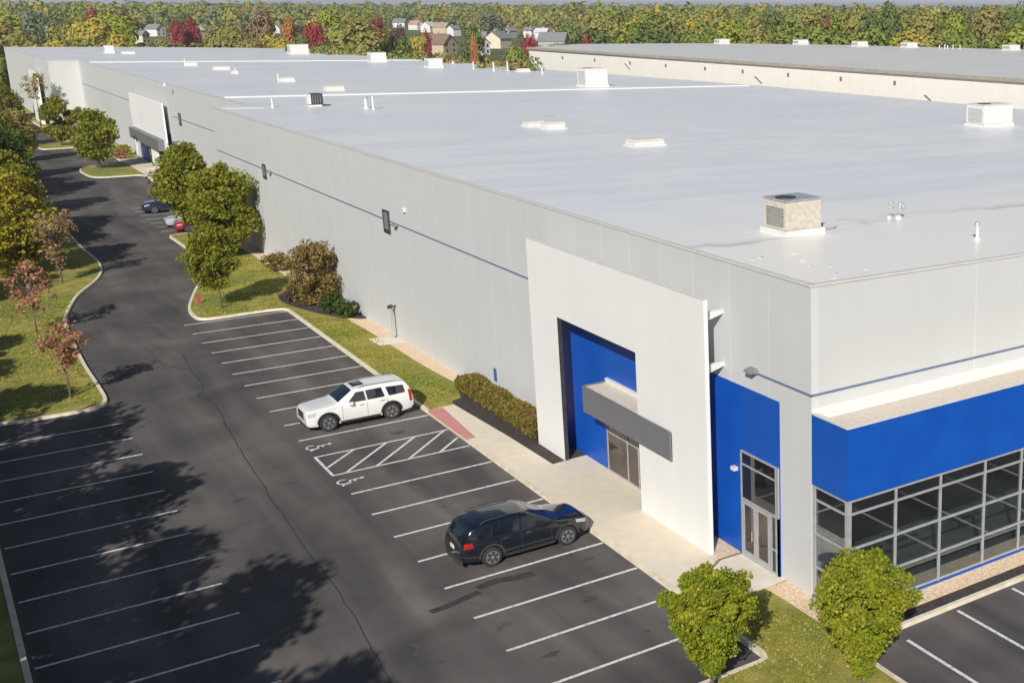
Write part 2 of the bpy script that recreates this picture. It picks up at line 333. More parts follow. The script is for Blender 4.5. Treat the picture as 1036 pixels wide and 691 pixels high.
def smooth_line(pts, n=6, closed=False):
    P = [Vector((p[0], p[1], 0)) for p in pts]; out = []; N_ = len(P)
    for i in range(N_ if closed else N_-1):
        g = (lambda k: P[k % N_]) if closed else (lambda k: P[max(0, min(N_-1, k))])
        a, b, c, d = g(i-1), g(i), g(i+1), g(i+2)
        for j in range(n):
            t = j/n; q = 0.5*((2*b)+(c-a)*t+(2*a-5*b+4*c-d)*t*t+(3*b-a-3*c+d)*t**3); out.append((q.x, q.y))
    if not closed: out.append((P[-1].x, P[-1].y))
    return out
def round_corners(pts, r, n=5):
    """rounds the corners of a closed polygon"""
    out = []; N_ = len(pts)
    for i in range(N_):
        a, b, c = (Vector(pts[(i+k) % N_][:2]) for k in (-1, 0, 1))
        rr = min(r, (a-b).length*0.45, (c-b).length*0.45)
        p, q = b+(a-b).normalized()*rr, b+(c-b).normalized()*rr
        for j in range(n+1):
            t = j/n; w = p*(1-t)**2+b*2*t*(1-t)+q*t*t; out.append((w.x, w.y))
    return out
def tag(o, label=None, cat=None, group=None, kind=None):
    if label: o['label'] = label
    if cat: o['category'] = cat
    if group: o['group'] = group
    if kind: o['kind'] = kind
    return o
def thing(name, label, cat, loc=(0,0,0), rotz=0.0, group=None):
    o = bpy.data.objects.new(name, None); COL.objects.link(o); o.location = loc; o.rotation_euler = (0,0,rotz); o.empty_display_size = 0.3
    return tag(o, label, cat, group)
def struct(mb, name, m, label=None):
    o = mb.build(name, m); o['kind'] = 'structure'
    if label: o['label'] = label
    return o
def copy_tree(o, parent=None):
    c = o.copy(); COL.objects.link(c)
    if parent: c.parent = parent
    for ch in list(o.children): copy_tree(ch, c)
    return c

# ------------------------------------------------------------------ ground, lot, kerbs, planting beds
g = MB(); g.sheet([(-1500,-1000),(5600,-1000),(5600,5600),(-1500,5600)], -0.03); struct(g, 'ground', LANDM)
g = MB(); g.sheet([(-22.2,-70),(66,-70),(66,0),(6,230),(-40,330),(-40,39.3),(-22.2,39.3)], 0.0)
lot = struct(g, 'parking_lot', ASPH)
KW, KH = 0.17, 0.14
def kerb(pts, closed=False, name='kerb'):
    """a kerb whose road edge follows pts (road on the right hand side)"""
    L_ = offset(pts, KW) if not closed else None
    if closed:
        n = len(pts); c = pts; L_ = offset([pts[-1]]+pts+[pts[0]], KW)[1:-1]
    n = len(pts); m = MB(); top = [(p[0],p[1],KH) for p in pts]; mid = [(p[0],p[1],0.0) for p in offset(pts, -0.02)] if not closed else [(p[0],p[1],0.0) for p in offset([pts[-1]]+pts+[pts[0]], -0.02)[1:-1]]
    inn = [(p[0],p[1],KH) for p in L_]; inb = [(p[0],p[1],0.0) for p in L_]
    m.v = mid+top+inn+inb; R_ = range(n if closed else n-1)
    for k in range(3):
        for i in R_: j = (i+1) % n; m.f.append((k*n+i, k*n+j, (k+1)*n+j, (k+1)*n+i))
    if not closed:
        m.f.append((0, n, 2*n, 3*n)); m.f.append((n-1, 4*n-1, 3*n-1, 2*n-1))
    return struct(m, name, KERBM)
EK = -3.62          # road edge of the east kerb
# east kerb, from the end island up the stalls, round the planted bulb, along the far stalls, round the far island
island_s = round_corners([(-16,-9.5),(-16,-2.42),(EK,-2.42)], 0.0)
east = [(-9.9,-2.40)]+[(-3.95,-2.40),(-3.70,-2.34),(EK,-2.1)]
east_line = [(EK,-2.1),(EK,22.85)]
up = [(EK,28.35),(EK,55.2)]
bulb = smooth_line([(EK,55.2),(-3.85,55.75),(-5.2,55.95),(-7.6,55.8),(-8.75,56.05),(-9.05,57.2),(-8.85,60.0),(-7.6,65.0),(-5.9,71.0),(-4.9,78.0),(-4.75,84.0),(-4.85,90.2)], 6)
far_st = [(-4.85,90.2),(-4.7,91.0),(-4.2,91.3),(-0.2,91.5),(0.35,92.0),(0.4,136.6)]
isl_n = smooth_line([(0.4,136.6),(0.1,138.3),(-1.4,138.5),(-3.9,138.7),(-4.9,140.2),(-5.2,143.5),(-5.2,147.5),(-4.2,151.0),(-1.2,152.0),(0.4,152.3)], 6)
rest_n = [(0.4,152.3),(0.4,176.2)]
isl_nn = smooth_line([(0.4,176.2),(-0.4,177.6),(-2.6,177.8),(-6.0,177.6),(-6.6,180),(-6.4,185),(-4.5,187.5),(-2,188)], 5)
tail = [(-2,188),(-2.6,206),(-3.4,240),(-3.6,320)]
# pts run northwards with the road on the left hand side, so reverse them for kerb()
whole = []
for seg in (up, bulb, far_st, isl_n, rest_n, isl_nn, tail):
    for q in seg:
        if not whole or (Vector(q)-Vector(whole[-1])).length > 0.05: whole.append(q)
kerb(list(reversed(whole)))
south = [(-15.9,-9.0),(-16.0,-4),(-15.6,-2.8),(-14.8,-2.42)]+[(-9.9,-2.40),(-3.95,-2.40),(-3.70,-2.34),(EK,-2.1),(EK,22.85)]
kerb(list(reversed(south)))
# dropped kerb in front of the tactile ramp
m = MB(); m.box(EK-0.02, EK+KW, 22.85, 28.35, 0.0, 0.022); struct(m, 'dropped_kerb', KERBM)
west = [(-22.2,-70),(-22.2,38.9)]
kerb(list(reversed([(x,y) for x,y in west][::-1])))
isl_w = smooth_line([(-22.3,39.35),(-20.2,39.05),(-17.6,39.0),(-16.7,39.35),(-16.25,40.4),(-16.2,43.5),(-16.25,48.0),(-16.15,54.0),(-15.95,60.0),(-15.55,63.2),(-14.3,68.8),(-12.6,73.6),(-11.7,77.5),(-11.4,82.0),(-11.6,88.0),(-11.7,95.0),(-11.6,120),(-11.2,150),(-10.6,176)], 6)
kerb(isl_w)
SOIL = 0.12
def lawn(pts, z=SOIL, name='lawn', m_=GRASSM):
    m = MB(); m.prism(pts, -0.02, z); return struct(m, name, m_)
eo = [(p[0], p[1]) for p in whole]
lawn([(p[0]+KW*0.6 if True else 0, p[1]) for p in [(EK,22.9)]] + offset(eo, -KW*0.6) + [(8,320),(8,22.9)])
lawn(offset(south[:], -KW*0.6) + [(8,22.9),(8,-1.0),(0.5,-3.30),(-1.1,-3.42),(-1.2,-3.6),(-1.25,-9.0)])
lawn(offset(isl_w, KW*0.6) + [(-10.6,330),(-120,330),(-120,39.4)])
lawn([(-22.2-KW*0.6,-70),(-22.2-KW*0.6,39.4),(-120,39.4),(-120,-70)])
# kerb of the east lot
ek = smooth_line([(-1.05,-14),(-1.05,-8),(-1.02,-4.6),(-0.75,-3.85),(-0.1,-3.55),(1.5,-3.53)], 5)+[(10,-3.53),(40,-3.53)]
kerb(ek)
lawn([(1.0,-3.40),(40,-3.40),(40,-0.5),(1.0,-0.5)], SOIL, 'mulch_strip', MULCH)
# beds and paving on top of the lawn
def sheet(name, pts, z, m_): m = MB(); m.prism(pts, 0.0, z); return struct(m, name, m_)
sheet('mulch_bed', smooth_line([(-2.15,28.4),(-1.85,22),(-1.75,17.35),(-0.85,17.45),(0.2,17.5),(0.2,32.0),(-0.4,32.1),(-1.05,30.6),(-1.45,29.3)], 3, True), SOIL+0.006, MULCH)
sheet('gravel_strip', smooth_line([(-0.55,31.6),(-0.80,34),(-0.95,38),(-0.95,42),(-1.0,46),(-1.1,50.5),(0.1,50.5),(0.1,31.6)], 3, True), SOIL+0.004, GRAVEL)
sheet('gravel_strip', smooth_line([(-1.0,63),(-0.9,66),(-0.9,72),(-0.9,84),(0.1,84),(0.1,63)], 3, True), SOIL+0.004, GRAVEL)
sheet('mulch_bed', smooth_line([(-3.3,58.5),(-3.0,55.6),(-1.9,52.0),(-1.0,50.3),(0.1,50.3),(0.1,61),(-1.4,61),(-2.8,60.5)], 4, True), SOIL+0.010, MULCH)
sheet('pavement', [(EK+KW,28.3),(-2.15,28.4),(-1.85,22),(-1.75,17.35),(-0.85,17.45),(0.2,17.5),(0.2,4.5),(-1.1,4.5),(-2.2,3.6),(EK+KW,4.3)], SOIL+0.016, CONC)
sheet('pavement', [(EK+KW,4.29),(-2.2,3.59),(-1.0,4.38),(0.2,4.38),(0.2,1.60),(-0.97,1.53),(-1.50,1.56),(-2.30,1.10),(EK+KW,0.9)], SOIL+0.014, PADC)
sheet('gravel_strip', [(-1.06,4.50),(-0.7,6.75),(0.2,6.75),(0.2,4.50)], SOIL+0.022, GRAVEL)
sheet('gravel_strip', smooth_line([(-0.97,1.50),(-0.92,0.4),(-0.92,-1.1),(-0.90,-2.5),(-0.6,-2.78),(0.5,-2.80)],3)+[(40,-2.85),(40,-1.5),(0.1,-1.5),(0.1,1.50)], SOIL+0.012, GRAVEL)
sheet('mulch_bed', [(-0.6,-2.82),(1.0,-2.84),(1.0,-3.36),(0.2,-3.36),(-0.5,-3.6),(-0.9,-4.3),(-0.95,-2.9)], SOIL+0.008, MULCH)
m = MB(); m.sheet([(EK,22.9),(-3.16,22.88),(-2.80,28.25),(EK,28.3)], SOIL+0.022); struct(m, 'tactile_ramp', RAMPM)
m = MB(); m.sheet([(-0.05,41.9),(-1.55,42.2),(-1.65,44.2),(-0.05,44.1)], SOIL+0.012); struct(m, 'concrete_pad', PADC)
# small paved entrance at the far portal
sheet('pavement', [(0.6,134),(3.3,134),(3.3,157),(0.6,157)], SOIL+0.012, CONC)

# ---- painted markings, parts of the lot
Z1 = 0.005
def mark(name, pts_list, w=0.135, z=Z1, m_=PAINT):
    mb = MB()
    for pts in pts_list: mb.strip(pts, w, z)
    return mb.build(name, m_, lot)
D = 2.74; YR = 30.63
for i in range(-9, 12):
    y = YR-D*i
    if i in (2, 3): continue
    mark('stall_line', [[(-9.93-(0.02 if i < -3 else 0), y),(EK-0.06, y)]])
for i in range(0, 24):
    y = 35.92-D*i
    mark('stall_line', [[(-22.05, y),(-16.13, y+0.02)]])
for i in range(1, 8): mark('stall_line', [[(-4.9, 91.5+D*i),(0.3, 91.5+D*i)]])
for i in range(0, 8): mark('stall_line', [[(0.80+2.70*i, -4.2 if i == 0 else -3.75),(0.74+2.70*i, -9.4)]])
ya, yb = YR-2*D, YR-3*D-0.1
hatch = [[(-9.93,ya),(EK-0.08,ya)],[(-9.93,yb),(EK-0.08,yb)],[(-9.93,ya+0.05),(-9.93,yb-0.05)]]
hatch.append([(-9.85,yb+1.15),(-8.2,ya-0.03)]); hatch.append([(-5.1,yb+0.03),(-3.72,yb+1.45)])
for x0 in (-9.35,-8.0,-6.55): hatch.append([(x0,yb+0.03),(x0+2.66,ya-0.03)])
mk = MB()
for k, pts in enumerate(hatch): mk.strip(pts, 0.125, Z1+0.0007*k)
mk.build('access_aisle_hatching', PAINT, lot)
def wheelchair(cx, cy, s):
    """the access symbol, head towards the building (+X), painted on the stall entrance"""
    mb = MB()
    def P(u, v): return (cx+v*s, cy-u*s)
    def line(pts, w, dz=0.0): mb.strip([P(*q) for q in pts], w*s, Z1+dz)
    line([(0.34*math.cos(a)-0.02, 0.34*math.sin(a)-0.28) for a in [math.radians(t) for t in range(150, 395, 12)]], 0.11)
    mb.sheet([P(0.13*math.cos(t*math.pi/5)-0.10, 0.13*math.sin(t*math.pi/5)+0.72) for t in range(10)], Z1)
    line([(-0.08,0.55),(-0.05,0.02),(0.30,0.0),(0.48,-0.52)], 0.13, 0.001)
    line([(-0.06,0.30),(0.24,0.28)], 0.10, 0.002)
    line([(0.46,-0.50),(0.64,-0.46)], 0.10, 0.002)
    return mb.build('wheelchair_symbol', PAINT, lot)
wheelchair(-9.45, 26.55, 0.78); wheelchair(-9.55, 21.25, 0.78)
crk = [(-11.35,48.0),(-11.6,44.2),(-11.7,40.3),(-12.25,38.4),(-11.9,36.2),(-12.2,32.0),(-12.4,29.1),(-12.65,23.6),(-12.8,19.2),(-12.95,15.2),(-13.0,12.4),(-13.07,9.7),(-13.3,6.4),(-13.45,3.6),(-13.6,-3)]
random.seed(3)
crk2 = [(x+random.uniform(-0.05,0.05), y) for x, y in smooth_line(crk, 5)]
mark('sealed_crack', [crk2], 0.045, 0.004, TARM)
mark('sealed_crack', [smooth_line([(-13.4,48.3),(-12.8,47.4),(-12.6,46.2),(-11.7,44.0)],4)], 0.04, 0.004, TARM)
mark('skid_mark', [[(-10.95,7.28),(-10.4,7.36),(-9.05,7.72)]], 0.34, 0.0036, STAIN)
mark('oil_stain', [smooth_line([(-9.0,8.0),(-8.3,8.15),(-7.5,7.95),(-6.9,7.9)],3)], 0.42, 0.0032, STAIN)

random.seed(21)
for k in range(16):   # drips and worn spots in the stalls
    left = k % 3 == 0; x = random.uniform(-21,-17) if left else random.uniform(-9,-4.6); y = 34.5-2.74*random.randint(0,11) if left else 29.3-2.74*random.randint(0,10)
    y += random.uniform(-.5,.5); r = random.uniform(.10,.26); a0 = random.uniform(0,6)
    mb = MB(); mb.sheet([(x+r*random.uniform(.6,1.2)*1.5*math.cos(t*math.pi/6), y+r*random.uniform(.5,1.1)*math.sin(t*math.pi/6)) for t in range(12)], .0020+.00005*k)
    mb.build('oil_stain', mat('oil_spot', (0.045,0.041,0.039), (0.075,0.067,0.063), 4, .8), lot)

# ------------------------------------------------------------------ the warehouse
H0, SL = 11.34, 0.0155
def RZ(x, y=0): return H0-SL*x
W = thing('warehouse', 'long low pale grey warehouse with blue storefront corner and white entrance portals', 'warehouse')
def part(mb, name, m_, parent=None, **k): return mb.build(name, m_, parent or W, **k)
outline = [(0,0),(68.5,0),(68,105),(62,160),(55,277),(46,286),(23,294),(-1,294),(-1,211),(3.4,211),(3.4,90.7),(0,90.7)]
T = 0.3
# walls: the long near face, the mid face set back, the far face, the return and the end face
m = MB(); m.box(0, T, 0.0, 90.7, 0, H0-0.02); wl_near = part(m, 'wall', LONGP)
m = MB(); m.box(3.4, 3.4+T, 90.7, 211, 0, RZ(3.4)-0.02); part(m, 'wall', LONGP)
m = MB(); m.box(-1, -1+T, 211, 294, 0, H0-0.02); part(m, 'wall', LONGP)
m = MB(); m.box(-1+T, 3.4+T, 211.0, 211+T, 0, RZ(3.4)-0.04); part(m, 'wall', ENDP)
m = MB(); m.box(T, 3.4, 90.4, 90.7, 0, RZ(3.4)-0.04); part(m, 'wall', ENDP)
m = MB()
m.add([(T,0,4.3),(68.5,0,4.3),(68.5,0,RZ(68.5)-.02),(T,0,RZ(T)-.02),(T,T,4.3),(68.5,T,4.3),(68.5,T,RZ(68.5)-.02),(T,T,RZ(T)-.02)],[(0,1,2,3),(7,6,5,4),(0,4,5,1),(3,2,6,7),(1,5,6,2)])
part(m, 'wall', ENDP)
m = MB()
for a, b in zip(outline[1:7], outline[2:8]):
    a, b = Vector(a), Vector(b); m.add([(a.x,a.y,0),(b.x,b.y,0),(b.x,b.y,RZ(b.x)-.02),(a.x,a.y,RZ(a.x)-.02)], [(0,1,2,3)])
part(m, 'wall', CREAMP)
ins = [(x+(.14 if x < 5 else -.2), y+(.14 if y < 1 or y == 211 else (-.2 if y > 270 else (-.31 if y == 90.7 else 0)))) for x, y in outline]
m = MB(); m.prism(ins, 10.6 if False else 10.05, lambda p: RZ(p[0])); rf = part(m, 'roof', ROOFM)
rf.data.polygons.foreach_set('use_smooth', [False]*len(rf.data.polygons))
# coping lip round the roof edge
m = MB()
oc = outline+[outline[0]]
for a, b in zip(oc[:-1], oc[1:]):
    a, b = Vector(a), Vector(b); t = (b-a).normalized(); n = Vector((t.y, -t.x)); o1, o2 = n*0.03, n*-0.17
    q = [a+o1, b+o1, b+o2, a+o2]
    for lo, hi in ((-0.06, 0.022),):
        m.add([(p.x,p.y,RZ(p.x)+lo) for p in q]+[(p.x,p.y,RZ(p.x)+hi) for p in q], [(0,3,2,1),(4,5,6,7),(0,1,5,4),(1,2,6,5),(2,3,7,6),(3,0,4,7)])
part(m, 'coping', COPE)
# raised expansion joints across the roof
for y in (103.4, 200.5):
    m = MB(); x0, x1 = (3.7, 66.5) if y < 150 else (3.8, 59)
    m.add([(x0,y-.25,RZ(x0)-.02),(x1,y-.25,RZ(x1)-.02),(x1,y+.25,RZ(x1)-.02),(x0,y+.25,RZ(x0)-.02),(x0,y-.2,RZ(x0)+.13),(x1,y-.2,RZ(x1)+.13),(x1,y+.2,RZ(x1)+.13),(x0,y+.2,RZ(x0)+.13)],
          [(4,5,6,7),(0,1,5,4),(1,2,6,5),(2,3,7,6),(3,0,4,7)]); part(m, 'expansion_joint', WHITEM)
m = MB()
m.prism([(0.6,88.2),(3.7,87.7),(3.7,89.1),(0.6,89.5)], 11.2, lambda p: RZ(p[0])+0.04); part(m, 'roof_patch', WHITEM)
random.seed(8)
for k in range(11):   # small flat white pieces near the corner
    x, y = random.uniform(0.7, 3.6), random.uniform(0.5, 5.0); a = random.uniform(0, 3); w, d = random.uniform(.12,.4), random.uniform(.08,.22)
    m = MB(); ca, sa = math.cos(a), math.sin(a)
    m.prism([(x+ca*u*w-sa*v*d, y+sa*u*w+ca*v*d) for u, v in ((-.5,-.5),(.5,-.4),(.45,.5),(-.5,.4))], 11.2, lambda p: RZ(p[0])+0.012); part(m, 'roof_patch', WHITEM)
# thin blue-grey reveal line
m = MB()
m.box(-0.02, -0.001, 20.27, 90.68, 7.49, 7.57); m.box(-0.02, -0.001, -0.02, 3.9, 7.49, 7.57)
m.box(-0.02, 40, -0.02, -0.001, 7.491, 7.571); m.box(3.38, 3.399, 90.72, 131.4, 7.49, 7.57); m.box(3.38, 3.399, 153.6, 210.9, 7.49, 7.57)
part(m, 'reveal_line', STRIPE)

# ---- near entrance portal: thin white panel standing off the wall
def portal(x0, x1, y0, y1, z1, oy0, oy1, oz):
    m = MB()
    pts = [(y0,0),(oy0,0),(oy0,oz),(oy1,oz),(oy1,0),(y1,0),(y1,z1),(y0,z1)]
    m.v = [(x0,y,z) for y,z in pts]+[(x1,y,z) for y,z in pts]; n = 8
    m.f = [(0,1,2,7),(7,2,3,6),(3,4,5,6)]; m.f += [tuple(n+i for i in reversed(f)) for f in m.f]; m.f += [(i, n+i, n+(i+1)%n, (i+1)%n) for i in range(n)]
    return m
pm = portal(-1.1, -0.93, 5.0, 20.28, 10.03, 10.27, 17.4, 6.9)
por = part(pm, 'entrance_portal', WHITEP)
m = MB(); m.box(-1.112, -0.918, 17.385, 17.398, SOIL, 6.9); m.box(-1.105, -0.925, 10.29, 17.385, 6.885, 6.898); part(m, 'reveal_trim', DARKM, por)
m = MB(); m.box(-1.11, -0.92, 4.99, 20.29, 10.031, 10.055); part(m, 'portal_coping', COPE, por)
for z in (9.45, 7.45):
    for y in (5.5, 19.7):
        m = MB(); m.add([(-0.93,y-.08,z),(-0.93,y+.08,z),(0,y+.08,z),(0,y-.08,z),(-0.93,y-.08,z-.38),(-0.93,y+.08,z-.38),(0,y+.08,z-.14),(0,y-.08,z-.14)],[(0,1,2,3),(7,6,5,4),(0,4,5,1),(1,5,6,2),(2,6,7,3),(3,7,4,0)]); part(m, 'bracket', WHITEM, por)
m = MB(); m.box(-0.025, -0.003, 9.2, 20.2, 0, 7.55); part(m, 'blue_wall_panel', BLUEP)
# canopy over the near entrance: grey fascia box with a shallow gravelled top
CX, cy0, cy1, cz0, cz1 = -1.27, 7.45, 14.9, 3.22, 4.40
m = MB(); m.box(CX, CX+0.06, cy0, cy1, cz0, cz1); m.box(CX+.06, -0.03, cy1-.06, cy1, cz0, cz1); m.box(CX+.06, -0.03, 10.4, cy1-.06, cz0, cz0+.08)
can = part(m, 'entrance_canopy', METALG)
m = MB(); m.box(CX+.062, -0.03, 10.30, cy1-.062, cz1-.16, cz1-.06); part(m, 'canopy_top', BEIGEM, can)
m = MB(); m.box(-0.16, -0.028, 10.35, cy1+.05, cz1-.055, cz1+.12); part(m, 'flashing', WHITEM, can)
# doors under the canopy
def storefront(name, xf, y0, y1, z0, z1, vs, hs, panes=None, dg=DGLASS):
    """frame standing 6 cm proud of plane x=xf facing -X; vs / hs mullion positions; panes fill the cells"""
    fr = MB(); t = 0.06
    for y in vs: fr.box(xf-.07, xf-.004, y-t/2, y+t/2, z0, z1)
    vv = sorted(vs)
    for a, b in zip(vv[:-1], vv[1:]):
        for z in hs: fr.box(xf-.068, xf-.004, a+t/2, b-t/2, z-t/2, z+t/2)
    f = part(fr, name, ALU)
    hh = sorted(hs)
    for a, b in zip(vv[:-1], vv[1:]):
        for c, d in zip(hh[:-1], hh[1:]):
            p = MB(); p.box(xf-.035, xf-.006, a+t/2, b-t/2, c+t/2, d-t/2); part(p, 'glass_pane', dg, f)
    return f
zf = SOIL+.02
DOORGL = mat("door_glass_warm", (0.040, 0.033, 0.027), (0.085, 0.066, 0.050), 0.9, 0.05, spec=0.7, contrast=(0.4, 0.6))
storefront('entrance_door', -0.025, 10.6, 15.15, zf, 3.2, (15.12,13.28,12.3,11.35,10.6), (zf+.05,2.0,3.2), dg=DOORGL)
# blue wall panel with glazed double door beside the corner pier
m = MB(); m.box(-0.025, -0.003, 1.87, 7.2, 0, 6.82); part(m, 'blue_wall_panel', BLUEP)
dr = storefront('glazed_entrance', -0.025, 1.9, 4.33, zf, 4.34, (4.30,2.06,1.93), (3.82,4.31,2.45), dg=DGLASS)
storefront('glazed_sidelight', -0.025, 1.9, 2.1, zf, 2.4, (2.36,1.93), (zf+.06,1.1,2.40), dg=DGLASS)
for a, b in ((4.24,3.36),(3.32,2.44)):
    fr = MB(); fr.box(-.11,-.03,b,b+.12,zf,2.40); fr.box(-.11,-.03,a-.12,a,zf,2.40); fr.box(-.109,-.03,b+.12,a-.12,zf,zf+.26); fr.box(-.109,-.03,b+.12,a-.12,2.27,2.40)
    d_ = part(fr, 'door', ALU); p = MB(); p.box(-.07,-.04,b+.12,a-.12,zf+.26,2.27); part(p, 'glass_pane', DOORGL, d_)
    h_ = MB(); yy = b+.17 if a > 4 else a-.17
    h_.tube([(-.16,yy,0.95),(-.16,yy,1.35)], .02, 6); part(h_, 'door_handle', GALV, d_)
m = MB(); m.box(-0.05, -0.026, 3.50, 3.86, 2.52, 2.80); part(m, 'door_notice', WHITEM, dr)
m = MB(); m.box(-0.20, -0.026, 4.60, 4.85, 3.42, 3.56); part(m, 'door_lamp', WHITEM)
# wall lamp above the blue panel
def wall_lamp_or_shadow(y, z, x=0.0):
    l = MB(); l.add([(x-.03,y-.24,z-.08),(x-.03,y+.24,z-.08),(x-.03,y+.24,z+.10),(x-.03,y-.24,z+.10),(x-.36,y-.22,z-.04),(x-.36,y+.22,z-.04),(x-.32,y+.22,z+.04),(x-.32,y-.22,z+.04)],[(0,1,2,3),(7,6,5,4),(0,4,5,1),(1,5,6,2),(2,6,7,3),(3,7,4,0)])
    return part(l, 'wall_lamp_or_shadow', MIDG)
wall_lamp_or_shadow(3.4, 7.62); wall_lamp_or_shadow(41.7, 7.50); wall_lamp_or_shadow(71.4, 7.55)
def louvre(x, y0, y1, z0, z1):
    fr = MB(); fr.box(x-.10, x-.001, y0, y0+.09, z0, z1); fr.box(x-.10, x-.001, y1-.09, y1, z0, z1); fr.box(x-.10, x-.001, y0+.09, y1-.09, z1-.09, z1); fr.box(x-.10, x-.001, y0+.09, y1-.09, z0, z0+.22)
    f = part(fr, 'wall_louvre', DARKM); s = MB()
    n = 7
    for k in range(n):
        z = z0+.24+(z1-z0-.34)*k/n; s.add([(x-.09,y0+.09,z),(x-.09,y1-.09,z),(x-.01,y1-.09,z+.13),(x-.01,y0+.09,z+.13)],[(0,1,2,3)])
    s.box(x-.008, x-.0015, y0+.09, y1-.09, z0+.22, z1-.09); part(s, 'louvre_blades', MIDG, f)
louvre(0.0, 43.0, 44.05, 6.75, 8.15); louvre(0.0, 72.9, 73.8, 6.8, 7.95); louvre(3.4, 126.2, 127.3, 6.8, 8.2)
m = MB(); m.box(-0.16,-0.001,39.9,40.2,8.5,8.75); part(m, 'wall_vent', WHITEM)
# dark runoff pipe stub high on the wall replaced by a small white vent; blue sign plate low on the wall
m = MB(); m.box(-0.035,-0.001,27.70,28.05,1.12,1.82); part(m, 'blue_sign_plate', mat("blue_sign", (0.05,0.12,0.34),(0.06,0.14,0.38),3,0.5))
# corner pier is the near wall itself; the blue bay projects from the end wall
BY, BX1 = -1.97, 42.0
m = MB()
m.box(0.0, BX1, BY, BY+.14, 4.36, 6.88); m.box(0.0, 0.14, BY+.14, -0.003, 4.36, 6.88); m.box(0.14, BX1, BY+.14, -0.003, 4.36, 4.46)
bay = part(m, 'bay_fascia', BLUEP)
m = MB(); m.box(0.14, BX1, BY+.14, -0.003, 6.70, 6.80); part(m, 'bay_roof', BEIGEM, bay)
m = MB(); m.box(-0.02, BX1, BY-.02, BY+.16, 6.881, 6.93); m.box(-0.02, 0.16, BY+.16, -0.004, 6.881, 6.93); part(m, 'bay_coping', COPE, bay)
m = MB(); m.add([(0.14,-.46,6.801),(BX1,-.46,6.801),(BX1,-.003,7.06),(0.14,-.003,7.06)],[(0,1,2,3)]); m.add([(0.14,-.46,6.801),(0.14,-.003,7.06),(0.14,-.003,6.801)],[(0,1,2)]); part(m, 'flashing', WHITEM, bay)
xs = [0.11, 2.17, 4.25, 6.45, 8.35, 10.4, 12.5, 14.6, 16.7, 18.8]
zs = [0.26, 1.31, 2.56, 3.83, 4.30]
m = MB()
for i, x in enumerate(xs):
    w = 0.10 if i == 0 else 0.042
    m.box(x-w, x+w, BY+.02, BY+.14, 0.14, 4.355)
for a, b in zip(xs[:-1], xs[1:]):
    for z in zs: m.box(a+(0.10 if a == xs[0] else .042), b-.042, BY+.025, BY+.13, z-.038, z+.038)
m.box(0.02, 0.14, -0.16, -0.004, 0.14, 4.355)
for z in zs: m.box(0.03, 0.13, BY+.14, -0.16, z-.038, z+.038)
bf = part(m, 'bay_window_frame', ALU)
for a, b in zip(xs[:-1], xs[1:]):
    for c, d in zip(zs[:-1], zs[1:]):
        p = MB(); p.box(a+.042, b-.042, BY+.07, BY+.085, c+.038, d-.038)
        part(p, 'spandrel_pane' if c > 3.5 else 'glass_pane', DGLASS if c > 3.5 else BAYGL, bf)
for c, d in zip(zs[:-1], zs[1:]):
    p = MB(); p.box(0.07, 0.085, BY+.14, -0.16, c+.038, d-.038); part(p, 'spandrel_pane' if c > 3.5 else 'glass_pane', DGLASS if c > 3.5 else BAYGL, bf)
m = MB(); m.box(0.0, BX1, BY-.01, BY+.14, 0.0, 0.205); m.box(0.0, 0.14, BY+.14, -0.003, 0.0, 0.205); part(m, 'blue_sill', BLUEP, bay)
# the room behind the glass
m = MB(); m.box(0.31, BX1, 9.0, 9.1, 0, 4.3); m.box(0.31, BX1, 0.31, 9.0, 4.24, 4.29); part(m, 'interior_wall', DARKIN)
m = MB(); m.box(0.16, BX1, BY+.15, 9.0, 0.0, 0.15); part(m, 'interior_floor', FLOORIN)
for x, y in ((3.4,2.5),(7.6,2.5),(11.8,2.5),(16,2.5)):
    m = MB(); m.box(x-.16,x+.16,y-.16,y+.16,0.15,4.24); part(m, 'interior_column', DARKM)
random.seed(2)
for k in range(9):
    x, y = 1.4+k*1.75, random.choice([0.9,4.2,6.0]); m = MB(); m.box(x-.7,x+.7,y-.25,y+.25,.82,.87)
    for sx in (-.65,.6):
        for sy in (-.3,.25): m.box(x+sx,x+sx+.05,y+sy,y+sy+.05,.15,.82)
    part(m, 'desk', MIDG)
# ---- far entrance portal
pm = portal(2.70, 2.9, 133.6, 157.4, 8.95, 136.2, 156.9, 4.4); por2 = part(pm, 'entrance_portal', WHITEP)
m = MB(); m.box(3.372, 3.397, 134, 157.3, 0, 5.2); part(m, 'blue_wall_panel', BLUEP)
m = MB(); m.box(2.0, 2.69, 135.0, 156.0, 3.15, 4.5); part(m, 'entrance_canopy', METALG)
m = MB(); m.box(2.65, 2.95, 141.4, 145.0, 0.1, 4.39); part(m, 'pier', WHITEP, por2)
storefront('entrance_door', 3.372, 146, 151, zf, 3.0, (150.8,148.4,146.2), (zf+.05,2.1,3.0), dg=DGLASS)
m = MB(); m.box(-2.1, -1.7, 222, 233, 0, 9.0); part(m, 'entrance_portal', WHITEP)
m = MB(); m.box(-1.69, -1.01, 223, 232, 8.0, 8.3); part(m, 'bracket', WHITEM)

